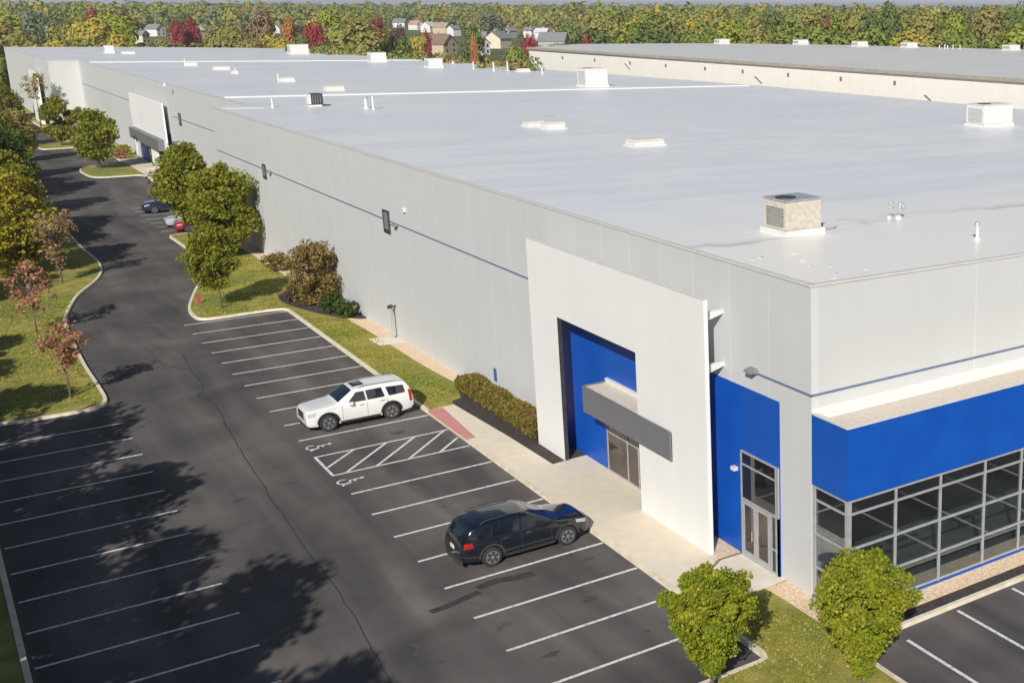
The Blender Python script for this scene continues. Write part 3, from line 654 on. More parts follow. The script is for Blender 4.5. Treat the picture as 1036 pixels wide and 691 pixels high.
# ------------------------------------------------------------------ neighbouring warehouse
N = thing('neighbouring_warehouse', 'second long warehouse behind, cream windowless side wall under a flat grey roof', 'warehouse')
nout = [(77,40),(152,40),(152,139),(141,182),(122,206),(96,213),(77,196)]
m = MB(); m.prism(nout, 0, 12.42); part(m, 'wall', CREAMP, N)
m = MB(); m.prism([(76.8,39.8),(152.2,39.8),(152.2,139.1),(141.1,182.2),(122.1,206.2),(96,213.2),(76.8,196.2)], 12.425, 12.62); part(m, 'roof', ROOF2, N)
m = MB(); m.box(76.70,76.98,39.7,196.3,12.30,12.70); part(m, 'coping', mat("tan_coping", (0.36,0.32,0.27),(0.44,0.40,0.34),2,0.7), N)
for k, y in enumerate((86, 97, 109, 120.5, 131, 143, 155, 168, 181)):
    m = MB(); m.box(76.86,76.995,y-.2,y+.2,11.0,11.45); part(m, 'scupper', MIDG, N)
def louvre_shadow(y, z): 
    m = MB(); m.add([(76.9,y-1.0,z-.5),(76.9,y-.75,z-.5),(76.9,y+1.0,z+.4),(76.9,y+.75,z+.45),(76.99,y-1.0,z-.5),(76.99,y-.75,z-.5),(76.99,y+1.0,z+.4),(76.99,y+.75,z+.45)],[(0,1,2,3),(0,4,5,1),(1,5,6,2),(2,6,7,3),(3,7,4,0)]); part(m, 'wall_lamp_or_shadow', MIDG, N)  # slanted grey plate: a louvre's shadow on the wall put into shape and colour
louvre_shadow(79.5, 9.6); louvre_shadow(116.5, 10.2); louvre_shadow(156, 10.6)
m = MB(); m.box(BX1, 68.5, 0.003, T, 0, 4.29); part(m, 'wall', ENDP)

# ------------------------------------------------------------------ things on the roofs
def rooftop_unit(x, y, w, d, h, label, body=WHITEM, rot=0.0, z=None, fan=True):
    z = RZ(x) if z is None else z
    t = thing('rooftop_unit', label, 'air handler', (x, y, z), rot, 'rooftop air units')
    m = MB(); m.box(-w/2-.12, w/2+.12, -d/2-.12, d/2+.12, -.05, .22); m.build('curb', WHITEM, t)
    m = MB(); m.box(-w/2, w/2, -d/2, d/2, .222, h); b = m.build('cabinet', body, t, bevel=.02)
    m = MB(); m.box(-w/2-.04, w/2+.04, -d/2-.04, d/2+.04, h-.005, h+.05); m.build('lid', GALV if body is BEIGEU else body, t)
    if fan:
        m = MB(); m.tube([(-w*.2,0,h+.052),(-w*.2,0,h+.08)], min(w,d)*.27, 20); m.build('fan_guard', DARKM, t)
    g_ = MB(); k = 8
    for i in range(k):
        zz = .35+(h-.6)*i/k; g_.box(-w/2-.022, -w/2-.002, -d*.38, d*.38, zz, zz+(h-.6)/k*.55)
    g_.build('intake_louvre', MIDG if body is BEIGEU else GALV, t)
    m = MB(); m.box(-w*.40, w*.02, -d/2-.02, -d/2-.002, .32, h-.12); m.build('access_panel', body, t)
    m = MB(); m.tube([(w/2+.1,-d*.3,.06),(w/2+.9,-d*.3,.06),(w/2+1.3,-d*.1,-.02)], .04, 6); m.build('pipe', GALV, t)
    return t
rooftop_unit(5.55, 8.75, 1.75, 1.6, 1.40, 'beige boxy rooftop unit with a dark round fan on top, nearest the roof corner', BEIGEU)
rooftop_unit(51.0, 43.1, 3.4, 2.2, 1.80, 'large white rooftop unit near the right edge of the photo, close to the cream wall')
rooftop_unit(47.3, 109.8, 3.0, 2.4, 2.2, 'white rooftop unit standing alone on the wide roof, in front of the cream neighbouring wall')
rooftop_unit(48.4, 168.8, 2.3, 2.0, 1.45, 'white rooftop unit at the far edge, rightmost of the three in a row')
rooftop_unit(47.8, 195.8, 2.7, 2.2, 1.6, 'white rooftop unit at the far edge, middle of the three in a row')
rooftop_unit(46.2, 241.8, 3.6, 2.4, 1.9, 'white rooftop unit at the far edge, leftmost of the three in a row')
rooftop_unit(13.2, 250.8, 1.6, 1.4, 1.4, 'small white rooftop unit on the farthest left part of the roof', fan=False)
def dark_unit(x, y):
    z = RZ(x); t = thing('exhaust_unit', 'black square exhaust housing standing alone beside the first white roof joint', 'exhaust housing', (x,y,z))
    m = MB(); m.box(-.5,.5,-.5,.5,-.03,.14); m.build('curb', WHITEM, t)
    m = MB(); m.box(-.42,.62,-.5,.5,.142,1.15); m.build('housing', DARKM, t, bevel=.03)
    m = MB(); m.box(-.62,-.423,-.45,.45,.2,1.12); m.build('intake_hood', WHITEM, t)
    for k in range(4):
        s_ = MB(); s_.box(-.3+.22*k,-.24+.22*k,-.52,-.502,.25,1.05); s_.build('louvre_slat', MIDG, t)
    m = MB(); m.tube([(.6,-.3,.1),(1.2,-.4,.08)],.07,6); m.build('pipe', DARKM, t)
dark_unit(8.3, 88.5)
def skylight(x, y, w, d, h, label, rot=0.0):
    z = RZ(x); t = thing('roof_hatch', label, 'roof hatch', (x,y,z), rot, 'low white boxes on the roof')
    m = MB(); m.box(-w/2-.1,w/2+.1,-d/2-.1,d/2+.1,-.03,.08); m.build('flange', WHITEM, t)
    m = MB(); m.box(-w/2,w/2,-d/2,d/2,.082,h); m.build('curb', WHITEM, t, bevel=.015)
    m = MB(); m.add([(-w/2-.03,-d/2-.03,h+.002),(w/2+.03,-d/2-.03,h+.002),(w/2+.03,d/2+.03,h+.002),(-w/2-.03,d/2+.03,h+.002),(-w/2+.15,-d/2+.15,h+.1),(w/2-.15,-d/2+.15,h+.1),(w/2-.15,d/2-.15,h+.1),(-w/2+.15,d/2-.15,h+.1)],[(0,3,2,1),(4,5,6,7),(0,1,5,4),(1,2,6,5),(2,3,7,6),(3,0,4,7)]); m.build('lid', PADC, t)
    return t
skylight(17.4, 42.5, 2.3, 1.3, .32, 'low white hatch on the wide roof between the near beige unit and the twin hatch')
h1 = skylight(17.0, 59.6, 1.5, 1.1, .30, 'left and lower half of the pair of white hatches in mid roof')
h2 = skylight(17.4, 57.0, 1.5, 1.2, .42, 'right hatch of the pair in mid roof, with a raised grey lid frame')
m = MB(); m.tube([(-.5,.55,.42),(-.5,.55,.95),(.5,.55,.95),(.5,.55,.42)], .03, 6); m.build('lid_stay', GALV, h2)
skylight(16.7, 112.2, 1.9, 1.2, .42, 'bright white low box behind the first roof joint, right of the black housing')
b_ = skylight(16.8, 132.6, 1.6, 1.2, .42, 'low white box with a small stack, beyond the black housing')
m = MB(); m.tube([(-.9,.3,-.03),(-.9,.3,.95)],.09,8); m.build('stack', WHITEM, b_)
skylight(15.5, 244, 2.2, 1.4, .42, 'flat white box on the farthest left part of the roof, right of the small unit')
b_ = skylight(15.6, 184.3, 1.4, 1.2, .45, 'low white box with a small stack just in front of the second roof joint')
m = MB(); m.tube([(-.8,.4,-.03),(-.8,.4,1.0)],.12,8); m.build('stack', WHITEM, b_)
skylight(16.7, 168.8, 2.1, 1.3, .42, 'bright white low box between the two roof joints at left')
b_ = skylight(15.7, 155.6, .8, .8, .35, 'smallest white box between the two roof joints, with a short stack')
m = MB(); m.tube([(.2,.2,.3),(.2,.2,.75)],.1,8); m.build('stack', WHITEM, b_)
def goosenecks(x, y):
    t = thing('gooseneck_vents', 'pair of galvanised gooseneck vents right of the near beige unit', 'vent', (x,y,RZ(x)))
    for dx, dy, h, r in ((-.14,.18,.72,.05),(.2,-.06,.66,.08)):
        pts = [(dx,dy,-.03),(dx,dy,h-.1)]+[(dx+.11-.11*math.cos(a),dy-.02*a,h-.1+.12*math.sin(a)) for a in (0.5,1.1,1.6,2.2,2.8,3.14)]+[(dx+.22,dy-.06,h-.25)]
        m = MB(); m.tube(pts, r*.75, 10); m.build('vent_pipe', GALV, t, smooth=True)
        m = MB(); m.tube([(dx,dy,-.03),(dx,dy,.14)], [r*2.1,r*1.2], 12); m.build('flashing', WHITEM, t)
goosenecks(11.25, 9.0)
def vent(x, y, h, r, label, cap=True):
    t = thing('vent_pipe', label, 'vent pipe', (x,y,RZ(x)), 0, 'white vent pipes on the roof')
    m = MB(); m.tube([(0,0,-.04),(0,0,.12)], [r*2.2,r*1.25], 10); m.build('flashing', WHITEM, t)
    m = MB(); m.tube([(0,0,.1),(0,0,h)], r, 10); m.build('pipe', WHITEM, t)
    if cap: m = MB(); m.tube([(0,0,h-.02),(0,0,h+.1)], [r*1.7,r*1.2], 10); m.build('cap', GALV, t)
vent(10.7, 3.2, .62, .07, 'short white vent pipe nearest the end wall edge')
vent(4.6, 88.4, .7, .08, 'short white vent pipe left of the black housing')
vent(11.5, 83.8, .95, .15, 'thick white vent pipe right of the black housing, left one of two')
vent(11.7, 82.4, 1.1, .09, 'thin white vent pipe right of the black housing, right one of two')
vent(57.0, 183.2, .5, .2, 'dark capped stub vent at the far right roof edge beside the white unit')
vent(52.7, 162.8, 1.0, .10, 'first white pipe from the left along the far right roof edge')
vent(53.0, 155.2, 1.3, .13, 'second white pipe from the left along the far right roof edge')
vent(55.0, 154.5, 1.35, .12, 'third white pipe from the left along the far right roof edge')
vent(55.8, 143.4, 1.0, .11, 'rightmost white pipe along the far right roof edge')
vent(2.5, 128, .3, .12, 'tiny vent stub beside the long wall edge, above the far portal', False)
skylight(55.9, 150.6, 1.8, 1.1, .4, 'low white box at the far right roof edge below the dense green tree')
for x, y, l in ((150,229,'pale unit farthest along the neighbouring grey roof, beside the orange one'),(136,187,'pale unit on the neighbouring roof edge, second from the left'),(138.5,169.5,'pale unit on the neighbouring roof edge, third from the left'),(143,159,'pale unit on the neighbouring roof edge, second from the right'),(148.5,135.5,'pale unit on the neighbouring roof edge at the right edge of the photo')):
    if y > 200: x, y = 124, 200
    rooftop_unit(x, y, 2.6, 2.2, 1.0, l, z=12.6, fan=False)
vx = thing('pipe_cluster', 'row of short white pipes on the neighbouring roof edge, right of centre', 'pipes', (144,147,12.61))
for k, dx in enumerate((-3,-1.8,-1.2,0,1.5)):
    m = MB(); m.tube([(dx*.3,-dx,0),(dx*.3,-dx,.7+.15*(k%2))],.1,8); m.build('vent_pipe', WHITEM, vx)

# standpipe beside the long wall
t = thing('standpipe', 'thin grey standpipe with dark twin inlet head beside the long wall', 'standpipe', (-0.32,43.4,SOIL))
m = MB(); m.tube([(0,0,-.05),(0,0,1.95)],.075,10); m.build('pipe', GALV, t)
m = MB(); m.tube([(0,0,1.95),(0,0,2.15)],[.12,.10],10); m.tube([(0,0,2.02),(-.22,-.12,2.02)],.07,8); m.tube([(0,0,2.02),(-.1,.22,2.02)],.07,8); m.tube([(0,0,2.05),(.31,0,2.05)],.05,8); m.build('inlet_head', DARKM, t)
# small red marker post in the planted bulb
t = thing('marker_post', 'small pinkish red marker post in the grass beside the slim tree', 'post', (-8.0,60.8,SOIL))
m = MB(); m.box(-.10,.10,-.03,.03,-.02,.62); m.build('plate', mat("red_marker",(0.45,0.03,0.10),(0.5,0.05,0.13),4,0.6), t)

# ------------------------------------------------------------------ vegetation
def leaf_mesh(name, centres, size, rng, mat_, flat=0.0, up=0.25):
    n = len(centres)
    nrm = rng.normal(size=(n,3)); nrm[:,2] += up; nrm /= np.linalg.norm(nrm,axis=1)[:,None]
    a = rng.normal(size=(n,3)); a -= nrm*np.sum(a*nrm,axis=1)[:,None]; a /= np.linalg.norm(a,axis=1)[:,None]; b = np.cross(nrm,a)
    s = size*rng.choice([.55,.8,1.0,1.25,1.7],size=(n,1))*rng.uniform(.85,1.15,size=(n,1)); w = s*rng.uniform(.5,.8,size=(n,1))
    v = np.empty((n,4,3)); v[:,0] = centres-a*s*.5; v[:,1] = centres-b*w*.5+a*s*.06; v[:,2] = centres+a*s*.5; v[:,3] = centres+b*w*.5+a*s*.06
    me = bpy.data.meshes.new(name); me.vertices.add(n*4); me.vertices.foreach_set('co', v.reshape(-1))
    me.loops.add(n*4); me.loops.foreach_set('vertex_index', np.arange(n*4,dtype=np.int32))
    me.polygons.add(n); me.polygons.foreach_set('loop_start', np.arange(0,n*4,4,dtype=np.int32)); me.polygons.foreach_set('loop_total', np.full(n,4,dtype=np.int32))
    me.update(calc_edges=True); me.materials.append(mat_); return me
PROF = {'oval': lambda t: np.sqrt(np.clip(1-(2*t-1)**2,0,1)),
        'drop': lambda t: np.sqrt(np.clip(1-(np.abs(t-.66)/np.where(t>.66,.34,.66))**2,0,1))*np.where(t<.66,.30+.70*np.clip(t/.66,0,1),1),
        'vase': lambda t: np.clip(.18+.95*t,0,1)*np.sqrt(np.clip(1-np.clip((t-.62)/.38,0,1)**2,0,1)),
        'cone': lambda t: np.clip(1-t,0,1)**.8*np.clip(t*6+.3,0,1),
        'box': lambda t: np.ones_like(t)}
def crown_points(rng, z0, z1, rx, ry, prof, nclump, n, clump_r, shell=.55, lumps=(.80,1.08)):
    """leaf positions gathered in clumps inside a crown whose outline is lumpy"""
    f = PROF[prof]
    t = rng.uniform(0.03,.97,nclump*6); ang = rng.uniform(0,2*math.pi,nclump*6); rr = shell+(1-shell)*np.sqrt(rng.uniform(0,1,nclump*6)); rr[::5] *= rng.uniform(0,1,len(rr[::5]))
    keep = rng.uniform(0,1,nclump*6) < (f(t)+.12); t, ang, rr = t[keep][:nclump], ang[keep][:nclump], rr[keep][:nclump]
    lump = rng.uniform(*lumps,len(t)); r_ = f(t)*rr*lump-clump_r*.35
    C_ = np.stack([np.cos(ang)*rx*np.clip(r_,0,2), np.sin(ang)*ry*np.clip(r_,0,2), z0+(z1-z0)*t*rng.uniform(.94,1.04,len(t))],1)
    wgt = rng.uniform(.4,1.6,len(t)); idx = rng.choice(len(t), n, p=wgt/wgt.sum()); cr = clump_r*rng.uniform(.6,1.25,len(t))*min(rx,ry)
    d = rng.normal(size=(n,3)); d /= np.linalg.norm(d,axis=1)[:,None]; d *= (rng.uniform(0,1,(n,1))**.45)*cr[idx][:,None]; d[:,2] *= .75
    P = C_[idx]+d; P[:,2] = np.maximum(P[:,2], z0*.6); return P, C_
def tree(name, label, cat, x, y, h, r, z0, leafmat, prof='oval', n=5000, size=.2, nclump=60, clump_r=.30, seed=1, group=None, ry=None, lean=(0,0), trunk=.10, shell=.55, base=SOIL, nbranch=10, crown_name='crown', lumps=(.80,1.08)):
    rng = np.random.default_rng(seed); o = thing(name, label, cat, (x,y,base), 0, group)
    P, C_ = crown_points(rng, z0, h, r, ry or r, prof, nclump, n, clump_r, shell, lumps)
    sh = ((P[:,2:3])/h)*np.array([[lean[0],lean[1],0]]); P = P+sh
    c = bpy.data.objects.new(crown_name, leaf_mesh(crown_name, P, size, rng, leafmat)); COL.objects.link(c); c.parent = o
    m = MB(); top = Vector((lean[0]*.7, lean[1]*.7, z0+(h-z0)*.55))
    j = Vector((lean[0]*.2, lean[1]*.2, max(z0*.9,.25)))
    m.tube([(0,0,-.08),(rng.normal()*.03,rng.normal()*.03,j.z*.5),j,(j+top)/2+Vector((rng.normal()*.1,rng.normal()*.1,0)),top], [trunk*1.25,trunk,trunk*.85,trunk*.6,trunk*.2], 8)
    for q in C_[rng.permutation(len(C_))[:nbranch]]:
        q = Vector(q)+Vector((lean[0],lean[1],0))*(q[2]/h); s_ = j.lerp(top, max(0,min(.9,(q.z-j.z)/max(.1,(top.z-j.z))*.6)))
        mid = s_.lerp(q,.5)+Vector((0,0,.08*r)); m.tube([s_,mid,q],[trunk*.45,trunk*.3,trunk*.12],5,False)
    m.build('trunk', BARK, o, smooth=True); return o
# the two bright trees at the bottom of the picture
tree('street_tree', 'bright yellow-green tree at the end of the stall row, shading the concrete entrance pad', 'tree', -6.12, -3.2, 4.0, 1.42, .65, LEAF['lime'], 'drop', 52000, .080, 190, .20, 11, trunk=.07, lumps=(.70,1.18), nbranch=40)
tree('street_tree', 'bright yellow-green tree standing in the grass at the corner of the blue glass bay', 'tree', -2.3, -5.65, 4.35, 1.55, .45, LEAF['lime'], 'drop', 60000, .080, 210, .20, 29, trunk=.07, lumps=(.70,1.18), nbranch=40)
# trees along the long wall
tree('slim_tree', 'slim green tree on a thin leaning trunk in the grassy bulb', 'tree', -7.05, 58.4, 5.7, 1.6, 1.5, LEAF['yellowgreen'], 'oval', 16000, .16, 90, .38, 5, lean=(-.35,.2), trunk=.06)
tree('dense_tree', 'nearer and larger of the two dense olive-green trees between the parked cars and the wall', 'tree', -2.75, 77.0, 7.7, 2.65, .9, LEAF['yellowgreen'], 'oval', 20000, .24, 110, .34, 6, trunk=.10)
tree('dense_tree', 'farther of the two dense olive-green trees, behind the dark blue car', 'tree', -3.1, 89.6, 8.0, 2.6, 1.2, LEAF['yellowgreen'], 'oval', 15000, .26, 90, .34, 7, trunk=.10)
tree('round_tree', 'round green tree alone on the small kerbed island before the far portal', 'tree', -2.9, 147.7, 7.3, 2.75, 1.2, LEAF['yellowgreen'], 'oval', 13000, .29, 90, .36, 8, trunk=.12)
tree('round_tree', 'small green tree farther up the drive, left of the tree on the kerbed island', 'tree', -3.6, 181, 6.8, 2.4, 1.2, LEAF['yellowgreen'], 'oval', 9000, .32, 60, .36, 9, trunk=.11)
tree('small_tree', 'thin olive tree just right of the small green tree up the drive', 'tree', -1.2, 178, 5.6, 1.9, .9, LEAF['olive'], 'oval', 2600, .30, 34, .32, 10, trunk=.09)
# three thin trees in the left verge
tree('young_tree', 'nearest young tree in the left verge, sparse rusty red leaves over the kerb', 'tree', -17.75, 41.8, 4.05, 1.45, 1.25, LEAF['redtwig'], 'vase', 1500, .15, 60, .26, 31, trunk=.05, nbranch=34, shell=.3)
tree('young_tree', 'middle young tree in the left verge, sparse reddish leaves and upright twigs', 'tree', -17.7, 58.5, 4.6, 1.5, 1.2, LEAF['redtwig'], 'oval', 1300, .16, 60, .26, 32, trunk=.05, nbranch=34, shell=.3)
tree('young_tree', 'farthest young tree in the left verge, almost bare brown twigs', 'tree', -14.7, 74.2, 5.6, 2.0, .9, LEAF['browntwig'], 'vase', 1500, .17, 64, .26, 33, trunk=.06, nbranch=46, shell=.25)
# the dense edge of trees on the left
LT = [(-17.2,79,7.6,3.5,'gold','big yellow-green tree at the left edge, nearest of the row beside the drive'),
      (-19.5,90,9.4,3.6,'olive','olive tree behind the big yellow-green one at the left edge'),
      (-16.2,97,7.8,2.9,'yellowgreen','dense yellow-green tree in the left row, above the big nearest one'),
      (-16.0,110,8.6,3.2,'darkgreen','dark green tree in the left row beside the shaded drive'),
      (-14.2,126,8.0,3.0,'green','mid green tree in the left row opposite the kerbed island'),
      (-13.8,142,8.2,2.9,'brownolive','bronze-olive tree in the left row opposite the small green tree'),
      (-10.0,163,6.6,2.4,'yellowtwig','pale yellow thin-leaved tree at the far end of the left row'),
      (-11.6,182,8.6,3.1,'olive','olive tree at the left edge before the far end of the warehouse'),
      (-8.6,205,8.0,3.0,'olive','olive-green tree hiding the foot of the far grey wall'),
      (-9.8,236,10.5,3.4,'gold','yellow-olive tree at the left edge beside the far white portal'),
      (-22.0,70,6.0,2.9,'darkgreen','dark low tree at the very left edge behind the reddish young trees')]
for i,(x,y,h,r,c,l) in enumerate(LT):
    tree('verge_tree', l, 'tree', x, y, h, r, .5, LEAF[c], 'oval', 15000, .27, 110, .33, 40+i, trunk=.14)
tree('twiggy_tree', 'nearly bare twiggy tree in front of the far grey wall corner', 'tree', -3.6, 208, 9.8, 2.0, 5.2, LEAF['yellowtwig'], 'oval', 900, .26, 40, .3, 55, trunk=.07, nbranch=40, shell=.2)
# tall trees just outside the left edge, shading the left stalls; unseen northern ones added to shade the drive
for i,(x,y,h,r,c) in enumerate([(-28.6,23,12.2,3.6,'olive'),(-28.0,13.5,11.6,3.6,'green'),(-30.5,30.5,11.5,3.4,'olive'),(-29.6,3.6,12.4,3.5,'green'),(-28.3,-3.0,13.4,3.6,'darkgreen'),(-29.5,-12,14.5,4,'olive'),(-33,16,13,4,'green'),(-29.5,40,9.0,2.8,'olive'),(-34,6,14,4,'olive'),(-27,49,7,2.4,'green'),(-24.5,80,13.5,4,'green'),(-25,90,14,4,'olive'),(-24.5,101,14.5,4.2,'green'),(-23.5,113,14,4.2,'olive'),(-22.5,125,13.5,4,'green')]):
    tree('tall_tree', 'tall leafy tree beyond the left edge, casting its shade over the stalls and the drive', 'tree', x, y, h, r, h*.33, LEAF[c], 'oval', 11000, .30, 90, .32, 70+i, 'tall trees beyond the left stalls', trunk=.16, shell=.4)
# unseen trees added beyond the east lot for the glass bay to reflect
for i,(x,y) in enumerate([(14,-38),(24,-42),(34,-40),(5,-44)]):
    tree('reflection_tree', 'unseen leafy tree beyond the east parking lot, added for the bay glass to reflect', 'tree', x, y, 9, 3.4, 1.5, LEAF['olive'], 'oval', 3500, .34, 50, .3, 90+i, 'unseen trees added for the bay reflection', trunk=.14)
# shrubs
def shrub(name, label, x, y, h, r, c, n, size, seed, ry=None, prof='oval', nclump=40, cat='shrub', group=None, shell=.5):
    return tree(name, label, cat, x, y, h, r, .12, LEAF[c], prof, n, size, nclump, .32, seed, group, ry=ry, trunk=.035, nbranch=14, crown_name='foliage', shell=shell)
shrub('large_shrub', 'large loose shrub of mixed olive and russet leaves against the long wall', -1.7, 55.6, 4.4, 1.85, 'mixbush', 9000, .17, 101, prof='oval', nclump=80, shell=.35)
shrub('ball_shrub', 'left one of two clipped dark green ball shrubs beside the large russet shrub', -1.35, 52.7, 1.25, .85, 'darkgreen', 2600, .13, 102, group='clipped ball shrubs')
shrub('ball_shrub', 'right one of two clipped dark green ball shrubs beside the large russet shrub', -1.0, 50.7, 1.15, .85, 'darkgreen', 2600, .13, 103, group='clipped ball shrubs')
shrub('low_shrub', 'low dark purple shrub at the foot of the large russet shrub', -2.6, 57.6, .9, .9, 'purple', 1300, .14, 104)
shrub('low_shrub', 'brownish low shrub between the slim tree and the long wall', -1.0, 69.0, 1.5, 1.2, 'brownolive', 1700, .17, 105)
shrub('low_shrub', 'small russet shrub close to the red car', -2.0, 90.7, 1.4, 1.0, 'redtwig', 1200, .18, 106)
shrub('low_shrub', 'pinkish low shrub beside the far entrance portal', 0.9, 159.0, 1.2, 1.1, 'redtwig', 900, .2, 107)
shrub('low_shrub', 'yellow-green low shrub left of the far entrance portal', 1.8, 162.5, 1.4, 1.2, 'gold', 900, .2, 108)
shrub('corner_shrub', 'small dark shrub hidden behind the bright tree at the bay corner', -0.55, -2.6, .9, .55, 'purple', 900, .09, 109)
# clipped hedge: one long box of leaves
rng = np.random.default_rng(77)
o = thing('clipped_hedge', 'long clipped olive and russet hedge between the mulch bed and the long wall', 'hedge', (-0.42,25.75,SOIL))
n = 16000; P = np.stack([rng.uniform(-.60,.38,n), rng.uniform(-4.9,5.3,n), rng.uniform(.05,.76,n)],1)
face = rng.integers(0,4,n); P[face==0,2] = rng.uniform(.70,.83,(face==0).sum()); P[face==1,0] = rng.uniform(-.66,-.55,(face==1).sum()); P[face==2,2] = rng.uniform(.70,.83,(face==2).sum())
e = np.minimum(P[:,1]+5.0, 5.4-P[:,1]); P[:,2] *= np.clip(.55+e*1.1,0,1); P += rng.normal(0,.035,P.shape); P[:,2] += .07*np.sin(P[:,1]*2.1)*(P[:,2]>.5); P[:,0] = np.minimum(P[:,0],.38)
c = bpy.data.objects.new('foliage', leaf_mesh('foliage', P, .12, rng, LEAF['hedge'])); COL.objects.link(c); c.parent = o
m = MB()
for k in range(11): m.tube([(-.1,-4.7+k*.97,-.05),(-.05,-4.7+k*.97,.5),(-.15,-4.6+k*.97,.9)],[.03,.025,.012],5)
m.build('stems', BARK, o)

# short grass and fallen leaves: nobody could count them
def inside(poly, x, y):
    r = np.zeros(len(x), bool); n = len(poly)
    for i in range(n):
        (x0,y0),(x1,y1) = poly[i], poly[(i+1)%n]; cnd = ((y0 > y) != (y1 > y)); r ^= cnd & (x < (x1-x0)*(y-y0)/((y1-y0) if y1 != y0 else 1e-9)+x0)
    return r
rng = np.random.default_rng(5)
GRASSBL = leaf_mat("grass_blades", [(0.120,0.150,0.014),(0.225,0.225,0.032),(0.340,0.285,0.070)], trans=.25, gain=1.35)
FALLEN = leaf_mat("fallen_leaves", [(0.160,0.085,0.030),(0.300,0.200,0.050),(0.360,0.300,0.080)], trans=.1, gain=1.1)
zones = [([(-15.8,-9),(-15.8,-2.6),(-3.4,-2.55),(-3.3,1.0),(-1.6,1.4),(-1.05,-1.0),(-1.0,-2.9),(-1.3,-9)], 260, .07),
         ([(-3.4,28.5),(-2.3,28.6),(-1.6,29.5),(-1.1,31.5),(-1.1,50),(-3.0,52),(-3.4,55.6)], 150, .075),
         ([(-3.4,55.8),(-8.6,56.3),(-8.7,60),(-5.6,71),(-4.6,80),(-4.6,90),(-1.1,90),(-1.1,62),(-3.4,60)], 60, .10),
         ([(-16.5,40),(-22,39.7),(-30,42),(-24,72),(-14.6,69),(-16.0,60),(-16.5,48)], 60, .10)]
G, Fq = [], []
for poly, dens, sz in zones:
    xs_ = [q[0] for q in poly]; ys_ = [q[1] for q in poly]; n = int((max(xs_)-min(xs_))*(max(ys_)-min(ys_))*dens)
    x, y = rng.uniform(min(xs_),max(xs_),n), rng.uniform(min(ys_),max(ys_),n); k = inside(poly, x, y); x, y = x[k], y[k]
    k = (np.sin(x*1.7+np.sin(y*.9)*2)+np.sin(y*1.3+x*.6)+rng.normal(0,.8,len(x))) > -.9; x, y = x[k], y[k]
    G.append((np.stack([x, y, np.full(len(x), SOIL+.018)],1), sz))
    m_ = len(x)//14; i_ = rng.permutation(len(x))[:m_]; Fq.append((np.stack([x[i_], y[i_], np.full(m_, SOIL+.045)],1), sz))
def scatter(name, parts, mt, up, kk, label, cat):
    C_ = np.concatenate([q[0] for q in parts]); s_ = np.concatenate([np.full(len(q[0]), q[1]) for q in parts])[:,None]*kk
    o_ = bpy.data.objects.new(name, leaf_mesh(name, C_, s_, rng, mt, up=up)); COL.objects.link(o_); tag(o_, label, cat, None, 'stuff')
scatter('lawn_grass', G, GRASSBL, .3, 1.0, 'short mown grass on the lawns and kerbed islands', 'grass')
scatter('fallen_leaves', Fq, FALLEN, 2.5, .9, 'scattered yellow and brown leaves fallen on the grass', 'leaves')

# ------------------------------------------------------------------ cars
TYRE = mat("tyre_rubber", (0.018,0.018,0.018), (0.03,0.03,0.03), 20, 0.85)
RIM = mat("alloy_rim", (0.42,0.42,0.43), (0.55,0.55,0.56), 8, 0.3, metallic=0.8)
CHROME = mat("chrome_trim", (0.55,0.55,0.56), (0.65,0.65,0.66), 5, 0.15, metallic=1.0)
TRIM = mat("black_plastic_trim", (0.035,0.033,0.032), (0.05,0.048,0.046), 12, 0.7)
CARGL = mat("car_window_glass", (0.008,0.012,0.020), (0.012,0.017,0.027), 2, 0.03, spec=0.9)
HEADL = mat("headlight_lens", (0.35,0.36,0.38), (0.55,0.56,0.58), 9, 0.08)
TAILL = mat("taillight_lens", (0.30,0.012,0.010), (0.42,0.02,0.018), 9, 0.15)
PLATE = mat("licence_plate", (0.70,0.70,0.68), (0.78,0.78,0.76), 5, 0.5)
def car_paint(name, c, rough=0.25): return mat(name, c, tuple(v*1.03 for v in c), 2, rough, coat=1.0)
WHITECAR = car_paint("white_car_paint", (0.74,0.73,0.71)); BLACKCAR = car_paint("blue_black_car_paint", (0.006,0.009,0.016), .2)
NAVYCAR = car_paint("navy_car_paint", (0.010,0.020,0.060)); SILVCAR = car_paint("silver_car_paint", (0.42,0.44,0.47)); REDCAR = car_paint("red_car_paint", (0.35,0.012,0.016))
def interp(tab, x):
    for (a, va), (b, vb) in zip(tab[:-1], tab[1:]):
        if x <= b:
            t = (x-a)/(b-a); t = max(0, t); return va+(vb-va)*t
    return tab[-1][1]
